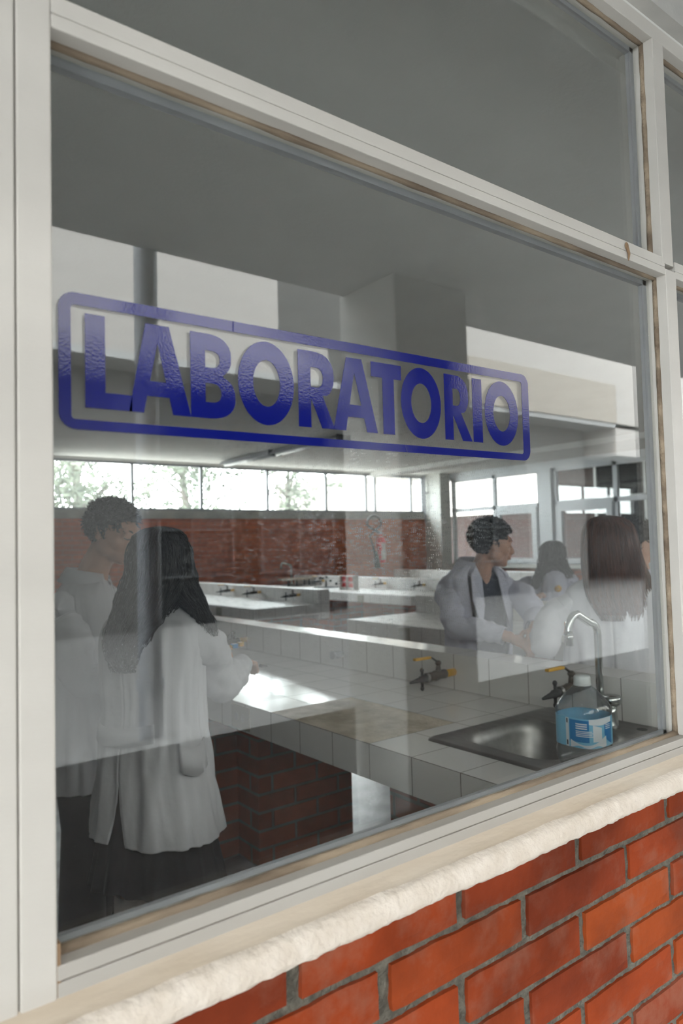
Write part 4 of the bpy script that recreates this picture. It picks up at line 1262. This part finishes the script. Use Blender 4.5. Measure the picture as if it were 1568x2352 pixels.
class Person:
    def __init__(s, label, base, facing, group=None):
        s.base = Vector((base[0], base[1], 0))
        s.root = empty('person', s.base, label, 'person')
        s.yaw = math.atan2(facing[1], facing[0]) - pi / 2
        s.body = MB()
    def L(s, x, y, z): return Matrix.Rotation(s.yaw, 3, 'Z') @ Vector((x, y, z))
    def W(s, x, y, z): return Vector((x, y, z)) - s.base
    def legs(s, hipz=.86, foot=.10, spread=.085, skin=True, r=(.075, .055, .047, .034)):
        for sx in (-1, 1):
            limb(s.body, [s.L(sx * spread, 0, hipz), s.L(sx * spread, .01, hipz * .54), s.L(sx * spread, -.02, hipz * .34), s.L(sx * spread, -.02, .09)], r)
            f = s.L(sx * spread, .05, .035); s.body.ell(s.L(sx * spread, .04, .04), (.04, .11, .035), 14, 8, Matrix.Rotation(s.yaw, 3, 'Z'))
    def torso(s, rings):
        """rings in local (z, cx, cy, rx, ry)"""
        pts = [s.L(cx, cy, z) for z, cx, cy, rx, ry in rings]
        for (z, cx, cy, rx, ry), p in zip(rings, pts):
            s.body.ell(p, (rx, ry, .09), 18, 12, Matrix.Rotation(s.yaw, 3, 'Z'))
    def coat(s, rings, name='lab_coat', mat=None, sleeves=(), **kw):
        R = [(z, *(s.L(cx, cy, z).xy), rx, ry, s.yaw + tw) for z, cx, cy, rx, ry, tw in rings]
        V, F = cloth_loft(R, **kw)
        b = MB(); b.add(V, F)
        for sl in sleeves: sleeve(b, *sl)
        o = new_obj(name, b.v, b.f, mat or m_coat, s.root, True)
        return solid(o)
    def shoes(s, spread=.085, y=0):
        for sx in (-1, 1):
            b = MB(); R = Matrix.Rotation(s.yaw, 3, 'Z')
            b.ell(s.L(sx * spread, .045 + y, .045), (.047, .135, .045), 18, 12, R); b.ell(s.L(sx * spread, -.04 + y, .065), (.044, .055, .06), 16, 10, R)
            for k, v in enumerate(b.v):
                if v.z < .004: b.v[k] = Vector((v.x, v.y, .004))
            b.build('shoe', m_shoe, s.root, True)

VR = (.793, -.609, 0)     # along the picture plane, for strand shells seen square on

# ---- woman writing at the near bench, seen from behind
g = Person('woman with long black hair in a white coat and black skirt, writing at the bench', (.934, 2.216), (.86, .51))
R = head_parts(g.body, g.W(.958, 2.228, 1.475), g.yaw - .15, -.42, .98, face=True)
limb(g.body, [g.W(.948, 2.212, 1.43), g.W(.938, 2.215, 1.36), g.W(.932, 2.215, 1.28)], (.050, .047, .060))
g.torso([(1.22, 0, 0, .145, .085), (1.10, 0, -.01, .13, .09), (.98, 0, -.01, .12, .09), (.88, 0, -.01, .145, .10)])
g.legs(.84)
shR, elR, wrR = g.W(1.030, 2.105, 1.285), g.W(1.185, 2.225, 1.065), g.W(1.385, 2.445, 1.070)
shL, elL, wrL = g.W(.885, 2.355, 1.275), g.W(1.03, 2.50, 1.08), g.W(1.30, 2.66, 1.10)
limb(g.body, [shR, elR, wrR], (.045, .036, .024)); limb(g.body, [shL, elL, wrL], (.045, .036, .024))
hand(g.body, wrR, (.75, .62, -.10), (-.1, -.1, 1), 1, .55, .92)
hand(g.body, wrL, (.9, .1, -.15), (0, .1, 1), -1, .5, .92)
fuse(g.body, 'body', m_skin, g.root, .0065)
rg = [(1.352, 0, .015, .056, .056, 0), (1.335, 0, .01, .085, .065, 0), (1.312, 0, .0, .135, .078, 0), (1.285, 0, -.005, .170, .090, 0), (1.22, 0, -.012, .180, .108, 0), (1.12, 0, -.012, .168, .115, 0), (1.02, 0, -.010, .166, .118, 0), (.92, 0, -.008, .178, .128, 0), (.80, 0, -.004, .192, .140, 0), (.70, 0, 0, .205, .152, 0), (.628, .0, 0, .218, .162, 0)]
g.coat(rg, seam=-100, gap=lambda t: 0 if t < .78 else (t - .78) / .22 * 9, fold=.011, seed=3, n=120, nz=110,
       sleeves=[([shR + g.L(-.07, -.0, -.03), shR + g.L(-.03, 0, -.025), shR + g.L(.008, .0, -.055), shR.lerp(elR, .55) + Vector((0, 0, -.01)), elR + g.L(.0, -.02, -.01), elR.lerp(wrR, .5) + Vector((0, 0, -.008)), elR.lerp(wrR, .90)], (.012, .058, .066, .066, .062, .055, .043), 40, .008, 5),
                ([shL + g.L(.07, 0, -.03), shL + g.L(.03, 0, -.025), shL + g.L(-.008, 0, -.055), shL.lerp(elL, .55), elL, elL.lerp(wrL, .5), elL.lerp(wrL, .92)], (.012, .056, .064, .064, .060, .052, .040), 36, .008, 9)])
# half belt across the back, pocket welt, collar
def belt_on(p, rings, z, dz, a0, a1, off, n=30):
    q = spline(rings, 220)
    V, F = [], []
    for i in range(n + 1):
        a = radians(a0 + (a1 - a0) * i / n)
        for zz_ in (z + dz / 2 - .02 * sin(pi * i / n), z - dz / 2 - .02 * sin(pi * i / n)):
            rr = min(q, key=lambda t: abs(t[0] - zz_))
            qq = 1 / (abs(cos(a)) ** 2.35 + abs(sin(a)) ** 2.35) ** (1 / 2.35)
            V.append(p.L(rr[1] + (rr[3] + off) * cos(a) * qq, rr[2] + (rr[4] + off) * sin(a) * qq, zz_))
    for i in range(n): F.append((2 * i, 2 * i + 1, 2 * i + 3, 2 * i + 2))
    return V, F
V, F = belt_on(g, rg, .965, .055, -168, -62, .010)
o = solid(new_obj('back_belt', V, F, m_coat, g.root, True), .004)
V, F = belt_on(g, rg, .89, .085, -38, 2, .006, 14)
o = solid(new_obj('pocket', V, F, m_coat, g.root, True), .003)
# skirt, pleated
V, F = [], []
n, m = 160, 26
for i in range(m + 1):
    t = i / m; z = .88 - .40 * t
    for k in range(n):
        a = 2 * pi * k / n
        r = 1 + (.055 * t + .005) * (abs(((k / n * 17) % 1) * 2 - 1) * 2 - 1) + .04 * t * noise.noise(Vector((cos(a) * 2, sin(a) * 2, 3)))
        V.append(g.L((.140 + .080 * t) * r * cos(a), (.105 + .062 * t) * r * sin(a) - .004, z + .012 * sin(a * 3) * t))
for i in range(m):
    for k in range(n): F.append((i * n + k, (i + 1) * n + k, (i + 1) * n + (k + 1) % n, i * n + (k + 1) % n))
solid(new_obj('skirt', V, F, m_cloth_k, g.root, True), .003)
for sx in (-1, 1):
    b = MB(); b.tube([g.L(sx * .085, -.012, z) for z in (.430, .420, .36, .26, .18, .10, .05)], [.060, .061, .062, .060, .052, .043, .043], 22, False); b.build('sock', m_sock, g.root, True)
g.shoes()
b = MB()
capk = [(.957, 2.217, 1.588, .012, .012), (.953, 2.210, 1.578, .055, .060), (.950, 2.207, 1.548, .085, .092), (.946, 2.200, 1.50, .098, .105), (.935, 2.186, 1.44, .104, .100)]
lockA = capk + [(.910, 2.178, 1.38, .102, .088), (.868, 2.17, 1.31, .088, .070), (.838, 2.165, 1.26, .074, .058), (.822, 2.17, 1.21, .060, .048), (.818, 2.17, 1.17, .044, .036), (.818, 2.16, 1.135, .024, .020)]
lockB = [(.965, 2.205, 1.58, .02, .03), (.972, 2.195, 1.54, .06, .07), (.978, 2.18, 1.48, .066, .075), (.992, 2.16, 1.42, .056, .06), (1.008, 2.12, 1.36, .044, .045), (1.030, 2.085, 1.31, .030, .034), (1.040, 2.062, 1.27, .022, .026), (1.046, 2.05, 1.235, .012, .014)]
for p in (lockA, lockB):
    core(b, [(*g.W(x, y, z), ra, rb) for x, y, z, ra, rb in p], VR, cut=.80, seed=2)
strands(b, [(*g.W(x, y, z), ra, rb) for x, y, z, ra, rb in lockA], 620, .0024, 34, 4, .26, .010, VR, (.80, 1.04))
strands(b, [(*g.W(x, y, z), ra, rb) for x, y, z, ra, rb in lockB], 300, .0022, 30, 6, .22, .008, VR, (.80, 1.06))
o = new_obj('hair', b.v, b.f, m_hair_k, g.root, True)
# the pen and the card in her hands are things of their own
pen = MB(); pen.tube([(1.50, 2.51, 1.040), (1.545, 2.535, 1.030)], [.006, .0035], 8)
tag(pen.build('pen', m_black, smooth=True), 'dark pen held in the hand of the woman writing', 'pen')
cd_ = empty('model_kit', (1.43, 2.60, 1.112), 'small yellow and blue plastic piece held by the woman writing', 'toy')
for k, (mm, nm) in enumerate(((m_yellow, 'yellow_piece'), (m_lab_deep, 'blue_piece'), (m_yellow, 'yellow_piece'))):
    b = MB(); b.bevbox(-.035 + .028 * k, -.012 + .028 * k, -.012, .012, -.008 + .004 * k, .010 + .004 * k, .003); b.build(nm, mm, cd_)

# ---- tall young man at the left, looking down
g = Person('young man with short dark hair in a white coat, looking down beside the woman writing', (.93, 2.86), (.80, -.45))
HC = g.W(1.000, 2.770, 1.590)
hy = math.atan2(-.80, .60) - pi / 2
R = head_parts(g.body, HC, hy, -.30, 1.02)
limb(g.body, [HC + Vector((-.02, .02, -.06)), g.W(.955, 2.83, 1.46), g.W(.93, 2.86, 1.37)], (.056, .057, .075))
g.torso([(1.30, 0, 0, .17, .095), (1.18, 0, 0, .16, .10), (1.05, 0, 0, .15, .10), (.92, 0, 0, .155, .10)])
g.legs(.90)
shN, elN, wrN = g.W(.80, 2.74, 1.345), g.W(.84, 2.66, 1.06), g.W(1.10, 2.70, 1.04)
shF, elF, wrF = g.W(1.06, 3.01, 1.345), g.W(1.14, 2.98, 1.08), g.W(1.352, 2.73, 1.10)
limb(g.body, [shN, elN, wrN], (.05, .04, .028)); limb(g.body, [shF, elF, wrF], (.05, .04, .028))
hand(g.body, wrN, (.9, .0, -.1), (0, 0, 1), 1, .5); hand(g.body, wrF, (.86, -.35, .05), (0, 0, 1), 1, .7)
fuse(g.body, 'body', m_skin, g.root, .0055, 3)
face_details(HC, R, 1.02, g.root)
short_hair(HC, R, .98, g.root, seed=4, n=1300, length=.032)
rg = [(1.405, 0, .005, .070, .070, 0), (1.395, 0, .0, .115, .085, 0), (1.375, 0, -.005, .165, .095, 0), (1.34, 0, -.005, .200, .108, 0), (1.26, 0, 0, .205, .122, 0), (1.12, 0, .002, .190, .125, 0), (.98, 0, 0, .192, .130, 0), (.84, 0, 0, .200, .138, 0), (.72, 0, 0, .208, .146, 0), (.635, 0, 0, .212, .150, 0)]
g.coat(rg, seam=90, gap=lambda t: 26 * max(0, 1 - t / .22), fold=.009, seed=8, n=96, nz=90, mat=m_coat,
       sleeves=[([shN + g.L(.075, 0, -.035), shN + g.L(.035, 0, -.03), shN + g.L(0, 0, -.06), shN.lerp(elN, .5), elN, elN.lerp(wrN, .5), elN.lerp(wrN, .92)], (.012, .058, .066, .070, .066, .058, .044), 36, .009, 2),
                ([shF + g.L(-.075, 0, -.035), shF + g.L(-.035, 0, -.03), shF + g.L(0, 0, -.06), shF.lerp(elF, .5), elF, elF.lerp(wrF, .5), elF.lerp(wrF, .92)], (.012, .058, .066, .070, .064, .056, .042), 36, .009, 7)])
def collar(p, c, yaw, rx, ry, z, h=.045, flare=.028, gap=38, mat=m_coat):
    V, F = [], []
    n = 40
    for i in range(n + 1):
        a = radians(90 + gap + (360 - 2 * gap) * i / n)
        w = 1 - abs(2 * i / n - 1) ** 4 * .0
        drop = .030 * abs(2 * i / n - 1) ** 2.2
        for (k, dz) in ((.86, .0), (.95, h), (1.06, h + .004), (1.0 + flare / rx, .004 - drop)):
            x, y = rx * k * cos(a), ry * k * sin(a)
            V.append((c[0] + x * cos(yaw) - y * sin(yaw), c[1] + x * sin(yaw) + y * cos(yaw), z + dz - .25 * drop - .012 * sin(a)))
    for i in range(n):
        for j in range(3): F.append((4 * i + j, 4 * i + j + 1, 4 * i + 4 + j + 1, 4 * i + 4 + j))
    return solid(new_obj('collar', V, F, mat, p.root, True), .003)
cc = g.L(0, .005, 1.40); collar(g, cc, g.yaw, .085, .078, 1.388, .052, .04)
b = MB()
for sx in (-1, 1):
    b.tube([g.L(sx * .07, 0, .92), g.L(sx * .088, .0, .70), g.L(sx * .088, .005, .48), g.L(sx * .09, -.01, .25), g.L(sx * .09, -.01, .055)], [.115, .105, .088, .082, .085], 26)
b.build('trousers', m_cloth_k, g.root, True)
g.shoes(.09)

# ---- curly haired young man by the ledge, in profile
g = Person('young man with curly black hair, open white coat and navy sweater, seen in profile', (2.80, 2.52), (-.12, -1))
HC = g.W(2.822, 2.425, 1.500)
hy = math.atan2(-.56, .83) - pi / 2
R = head_parts(g.body, HC, hy, -.12, 1.0)
limb(g.body, [HC + Vector((-.015, .02, -.05)), g.W(2.79, 2.47, 1.38), g.W(2.79, 2.50, 1.29)], (.054, .052, .070))
g.torso([(1.24, 0, 0, .15, .085), (1.10, 0, 0, .145, .09), (.95, 0, 0, .14, .09)])
g.legs(.85)
shA, elA, wrA = g.W(2.665, 2.60, 1.315), g.W(2.600, 2.46, 1.115), g.W(2.700, 2.235, 1.060)
shB, elB, wrB = g.W(2.945, 2.44, 1.315), g.W(2.985, 2.30, 1.14), g.W(2.83, 2.19, 1.09)
limb(g.body, [shA, elA, wrA], (.05, .04, .028)); limb(g.body, [shB, elB, wrB], (.05, .04, .028))
hand(g.body, wrA, (.35, -.75, -.35), (-.3, -.3, .8), 1, .6); hand(g.body, wrB, (-.6, -.4, -.4), (0, -.3, .8), -1, .6)
fuse(g.body, 'body', m_skin, g.root, .006, 3)
face_details(HC, R, 1.0, g.root)
short_hair(HC + Vector((-.002, .002, .002)), R, .97, g.root, curly=1.0, seed=9, n=1300, length=.028)
b = MB(); V, F = cloth_loft([(z, *g.L(0, cy, z).xy, rx, ry, g.yaw) for z, cy, rx, ry in ((1.385, -.005, .060, .058), (1.355, 0, .10, .075), (1.32, 0, .145, .09), (1.15, 0, .158, .104), (.95, 0, .155, .105), (.80, 0, .165, .11))], seam=-90, fold=.003)
solid(new_obj('sweater', V, F, m_navy, g.root, True), .003)
rg = [(1.405, 0, -.005, .074, .070, 0), (1.388, 0, -.003, .110, .080, 0), (1.362, 0, 0, .156, .092, 0), (1.325, 0, 0, .184, .106, 0), (1.22, 0, 0, .192, .122, 0), (1.06, 0, 0, .182, .128, 0), (.92, 0, 0, .188, .134, 0), (.78, 0, 0, .20, .142, 0), (.62, 0, 0, .208, .148, 0)]
g.coat(rg, seam=90, gap=lambda t: 50 - 22 * t, fold=.010, seed=12, n=96, nz=90, mat=m_coat_b,
       sleeves=[([shA + g.L(-.075, 0, -.035), shA + g.L(-.035, 0, -.03), shA + g.L(0, 0, -.06), shA.lerp(elA, .5) + g.L(.015, 0, 0), elA + g.L(.01, 0, -.012), elA.lerp(wrA, .5), elA.lerp(wrA, .9)], (.012, .056, .062, .062, .060, .053, .043), 36, .009, 2),
                ([shB + g.L(.075, 0, -.035), shB + g.L(.035, 0, -.03), shB + g.L(0, 0, -.06), shB.lerp(elB, .5), elB, elB.lerp(wrB, .5), elB.lerp(wrB, .9)], (.012, .058, .066, .070, .064, .056, .042), 36, .009, 7)])
collar(g, g.L(0, -.005, 1.34), g.yaw, .080, .076, 1.378, .045, .035, mat=m_coat_b)
# lapels
for sx in (-1, 1):
    V = [g.L(sx * .060, .072, 1.395), g.L(sx * .105, .085, 1.35), g.L(sx * .130, .122, 1.23), g.L(sx * .088, .138, 1.08), g.L(sx * .062, .130, 1.20), g.L(sx * .052, .105, 1.33)]
    o = solid(new_obj('lapel', V, [(0, 1, 5), (1, 2, 4, 5), (2, 3, 4)], m_coat_b, g.root), .004)
b = MB()
for sx in (-1, 1): b.tube([g.L(sx * .07, 0, .88), g.L(sx * .085, 0, .48), g.L(sx * .085, -.01, .055)], [.11, .088, .08], 24)
b.build('trousers', m_cloth_k, g.root, True); g.shoes()

# ---- woman bending over the second bench, in the gap between the two groups
g = Person('woman with long black hair and a round yellow badge on her white sleeve', (5.10, 3.72), (-.55, .84))
HC = g.W(5.055, 3.695, 1.385)
R = head_parts(g.body, HC, g.yaw + .35, -.4, 1.0, face=True)
limb(g.body, [HC + Vector((.0, 0, -.05)), g.W(5.08, 3.70, 1.29), g.W(5.10, 3.71, 1.20)], (.05, .048, .06))
g.torso([(1.12, 0, 0, .15, .09), (1.0, 0, 0, .14, .09), (.88, 0, 0, .15, .1)])
g.legs(.84)
shA, elA, wrA = g.W(5.20, 3.62, 1.19), g.W(5.15, 3.55, .985), g.W(4.93, 3.72, 1.06)
shB, elB, wrB = g.W(4.98, 3.84, 1.19), g.W(4.90, 3.95, 1.08), g.W(4.78, 4.02, 1.06)
limb(g.body, [shA, elA, wrA], (.045, .036, .026)); limb(g.body, [shB, elB, wrB], (.045, .036, .026))
hand(g.body, wrA, (-.8, .4, -.1), (0, 0, 1), 1, .5); hand(g.body, wrB, (-.8, .4, -.1), (0, 0, 1), -1, .5)
fuse(g.body, 'body', m_skin, g.root, .008, 2)
rg = [(1.285, -.005, .01, .055, .055, 0), (1.27, 0, .005, .09, .07, 0), (1.245, 0, 0, .145, .085, 0), (1.21, 0, 0, .18, .10, 0), (1.10, 0, 0, .185, .115, 0), (.98, 0, 0, .175, .12, 0), (.85, 0, 0, .19, .13, 0), (.60, 0, 0, .21, .15, 0)]
g.coat(rg, seam=90, fold=.009, seed=21, n=72, nz=60, mat=m_coat_b,
       sleeves=[([shA + g.L(-.075, 0, -.035), shA + g.L(-.035, 0, -.03), shA + g.L(0, 0, -.06), shA.lerp(elA, .5), elA, elA.lerp(wrA, .5), elA.lerp(wrA, .9)], (.012, .058, .066, .07, .064, .056, .044), 28, .009, 2), ([shB + g.L(.075, 0, -.035), shB + g.L(.035, 0, -.03), shB + g.L(0, 0, -.06), shB.lerp(elB, .5), elB, elB.lerp(wrB, .5), elB.lerp(wrB, .9)], (.012, .058, .066, .07, .064, .056, .044), 28, .009, 3)])
bd = MB(); bd.ell(g.W(4.978, 3.60, 1.115), (.030, .030, .030), 18, 12); bd.build('badge', m_yellow, g.root, True)
b = MB()
cap = [(5.055, 3.69, 1.505, .012, .012), (5.055, 3.69, 1.490, .065, .07), (5.05, 3.69, 1.44, .10, .105), (5.045, 3.69, 1.38, .108, .10)]
l1 = cap + [(5.02, 3.70, 1.32, .10, .08), (4.965, 3.74, 1.24, .055, .05), (4.925, 3.77, 1.16, .038, .036), (4.905, 3.79, 1.09, .018, .018)]
l2 = cap + [(5.06, 3.67, 1.30, .10, .085), (5.11, 3.62, 1.24, .06, .05), (5.13, 3.60, 1.18, .03, .03)]
for q in (l1, l2):
    q = [(*g.W(x, y, z), ra, rb) for x, y, z, ra, rb in q]
    core(b, q, VR, seg=22); strands(b, q, 160, .004, 22, 3, .2, .01, VR)
new_obj('hair', b.v, b.f, m_hair_k, g.root, True)
b = MB()
for sx in (-1, 1): b.tube([g.L(sx * .07, 0, .88), g.L(sx * .085, 0, .48), g.L(sx * .085, -.01, .055)], [.10, .075, .07], 20)
b.build('trousers', m_cloth_k, g.root, True); g.shoes()

# ---- woman with long straight brown hair, back to the window
g = Person('woman with long straight brown hair and white lab coat, her back to the window', (2.72, 1.70), (.86, .51))
HC = g.W(2.69, 1.70, 1.490)
R = head_parts(g.body, HC, g.yaw + .2, -.15, 1.0)
limb(g.body, [HC + Vector((0, 0, -.05)), g.W(2.71, 1.70, 1.36), g.W(2.72, 1.70, 1.28)], (.05, .048, .06))
g.torso([(1.22, 0, 0, .155, .09), (1.08, 0, 0, .145, .09), (.92, 0, 0, .15, .1)])
g.legs(.85)
shA, elA, wrA = g.W(2.61, 1.85, 1.275), g.W(2.525, 1.885, 1.085), g.W(2.70, 2.06, 1.09)
shB, elB, wrB = g.W(2.84, 1.545, 1.275), g.W(2.93, 1.50, 1.05), g.W(3.10, 1.66, 1.06)
limb(g.body, [shA, elA, wrA], (.045, .036, .026)); limb(g.body, [shB, elB, wrB], (.045, .036, .026))
hand(g.body, wrA, (.8, .5, 0), (0, 0, 1), -1, .5); hand(g.body, wrB, (.8, .5, 0), (0, 0, 1), 1, .5)
fuse(g.body, 'body', m_skin, g.root, .0075, 2)
rg = [(1.362, 0, .01, .058, .058, 0), (1.35, 0, .008, .10, .07, 0), (1.325, 0, 0, .155, .085, 0), (1.29, 0, 0, .190, .10, 0), (1.20, 0, 0, .200, .118, 0), (1.06, 0, 0, .190, .122, 0), (.92, 0, 0, .20, .13, 0), (.75, 0, 0, .212, .145, 0), (.60, 0, 0, .225, .155, 0)]
g.coat(rg, seam=-90, gap=lambda t: 0 if t < .8 else (t - .8) * 40, fold=.013, seed=31, n=96, nz=80,
       sleeves=[([shA + g.L(.075, 0, -.035), shA + g.L(.035, 0, -.03), shA + g.L(0, 0, -.06), shA.lerp(elA, .5) + g.L(-.02, 0, 0), elA + g.L(-.01, -.02, 0), elA.lerp(wrA, .5), elA.lerp(wrA, .9)], (.012, .054, .062, .062, .060, .054, .044), 32, .009, 2), ([shB + g.L(-.075, 0, -.035), shB + g.L(-.035, 0, -.03), shB + g.L(0, 0, -.06), shB.lerp(elB, .5), elB, elB.lerp(wrB, .5), elB.lerp(wrB, .9)], (.012, .058, .066, .074, .070, .060, .046), 32, .011, 3)])
b = MB()
lk = [(2.682, 1.69, 1.608, .012, .012), (2.68, 1.685, 1.597, .060, .065), (2.678, 1.68, 1.565, .092, .10), (2.676, 1.675, 1.50, .108, .112), (2.678, 1.668, 1.43, .116, .110), (2.685, 1.658, 1.36, .128, .095), (2.690, 1.640, 1.29, .138, .070), (2.690, 1.622, 1.24, .134, .055), (2.688, 1.612, 1.205, .120, .045), (2.684, 1.612, 1.165, .095, .035)]
q = [(*g.W(x, y, z), ra, rb) for x, y, z, ra, rb in lk]
core(b, q, VR, seg=36, cut=.92); strands(b, q, 900, .0022, 26, 5, .16, .004, VR, (.86, 1.03), 4)
new_obj('hair', b.v, b.f, m_hair_b, g.root, True)
b = MB()
for sx in (-1, 1): b.tube([g.L(sx * .07, 0, .88), g.L(sx * .085, 0, .48), g.L(sx * .085, -.01, .055)], [.10, .075, .07], 20)
b.build('trousers', m_cloth_k, g.root, True); g.shoes()

# ---- dark haired person beyond her
g = Person('person with dark hair in a grey shaded lab coat, partly behind the brown haired woman', (3.50, 2.02), (.75, -.66))
HC = g.W(3.46, 2.03, 1.475)
R = head_parts(g.body, HC, g.yaw, -.2, 1.0)
limb(g.body, [HC + Vector((0, 0, -.05)), g.W(3.48, 2.02, 1.36), g.W(3.50, 2.02, 1.27)], (.054, .052, .065))
g.torso([(1.22, 0, 0, .16, .09), (1.08, 0, 0, .15, .09), (.92, 0, 0, .15, .1)])
g.legs(.85)
shA, elA, wrA = g.W(3.39, 1.90, 1.27), g.W(3.37, 1.82, 1.04), g.W(3.58, 1.74, 1.04)
shB, elB, wrB = g.W(3.61, 2.14, 1.27), g.W(3.66, 2.14, 1.04), g.W(3.72, 1.92, 1.04)
limb(g.body, [shA, elA, wrA], (.045, .036, .026)); limb(g.body, [shB, elB, wrB], (.045, .036, .026))
hand(g.body, wrA, (.8, -.3, 0), (0, 0, 1), 1, .5); hand(g.body, wrB, (.5, -.6, 0), (0, 0, 1), -1, .5)
fuse(g.body, 'body', m_skin, g.root, .008, 2)
short_hair(HC, R, 1.06, g.root, curly=.8, seed=19, n=700, length=.030)
rg = [(1.350, 0, 0, .065, .065, 0), (1.335, 0, 0, .11, .08, 0), (1.31, 0, 0, .165, .092, 0), (1.27, 0, 0, .19, .105, 0), (1.16, 0, 0, .195, .12, 0), (1.0, 0, 0, .185, .125, 0), (.85, 0, 0, .195, .135, 0), (.60, 0, 0, .21, .15, 0)]
g.coat(rg, seam=90, fold=.010, seed=41, n=72, nz=60, mat=m_coat_b,
       sleeves=[([shA + g.L(.075, 0, -.035), shA + g.L(.035, 0, -.03), shA + g.L(0, 0, -.06), shA.lerp(elA, .5), elA, elA.lerp(wrA, .5), elA.lerp(wrA, .9)], (.012, .058, .066, .07, .066, .058, .044), 28, .010, 2), ([shB + g.L(-.075, 0, -.035), shB + g.L(-.035, 0, -.03), shB + g.L(0, 0, -.06), shB.lerp(elB, .5), elB, elB.lerp(wrB, .5), elB.lerp(wrB, .9)], (.012, .058, .066, .07, .066, .058, .044), 28, .010, 3)])
b = MB()
for sx in (-1, 1): b.tube([g.L(sx * .07, 0, .88), g.L(sx * .085, 0, .48), g.L(sx * .085, -.01, .055)], [.11, .085, .078], 20)
b.build('trousers', m_cloth_k, g.root, True); g.shoes()

# ------------------------------------------------------------------ trees beyond the clerestory windows
def tree(x, y, h, r, label, seed):
    rnd = random.Random(seed)
    t = empty('tree', (x, y, -.12), label, 'tree', 'trees beyond the clerestory windows')
    b = MB(); b.tube([(0, 0, 0), (.1, 0, h * .3), (-.05, .1, h * .6), (0, 0, h * .9)], [.16, .13, .09, .03], 10)
    for k in range(6): a = k * 1.1; b.tube([(0, 0, h * (.35 + .07 * k)), (r * .6 * cos(a), r * .6 * sin(a), h * (.5 + .07 * k))], [.05, .015], 6)
    b.build('trunk', m_bark, t, True)
    V, F = [], []
    cl = [(rnd.gauss(0, r * .42), rnd.gauss(0, r * .42), h * rnd.uniform(.25, 1.0), rnd.uniform(.35, .75)) for _ in range(60)]
    for cx, cy, cz, cr in cl:
        for _ in range(130):
            d = Vector((rnd.gauss(0, 1), rnd.gauss(0, 1), rnd.gauss(0, 1))).normalized() * cr * rnd.random() ** .4
            p = Vector((cx, cy, cz)) + d
            u = Vector((rnd.gauss(0, 1), rnd.gauss(0, 1), rnd.gauss(0, 1))).normalized(); w = u.orthogonal().normalized()
            s = rnd.uniform(.06, .13); i = len(V)
            V += [p - u * s, p + w * s * .45, p + u * s, p - w * s * .45]; F.append((i, i + 1, i + 2, i + 3))
    new_obj('foliage', V, F, m_leaf, t)
    return t
for k, (x, y, h, r, lb) in enumerate(((5.6, 18, 7.4, 2.2, 'pale leafy tree outside the leftmost clerestory pane'), (9.0, 19.0, 6.4, 2.0, 'pale leafy tree outside the second clerestory pane from the left'), (16.2, 24.5, 6.2, 1.8, 'pale leafy tree outside the third clerestory pane from the left'), (21.8, 23.5, 4.0, 1.4, 'low pale tree outside the clerestory pane near the corner column'))):
    tree(x, y, h, r, lb, 50 + k)
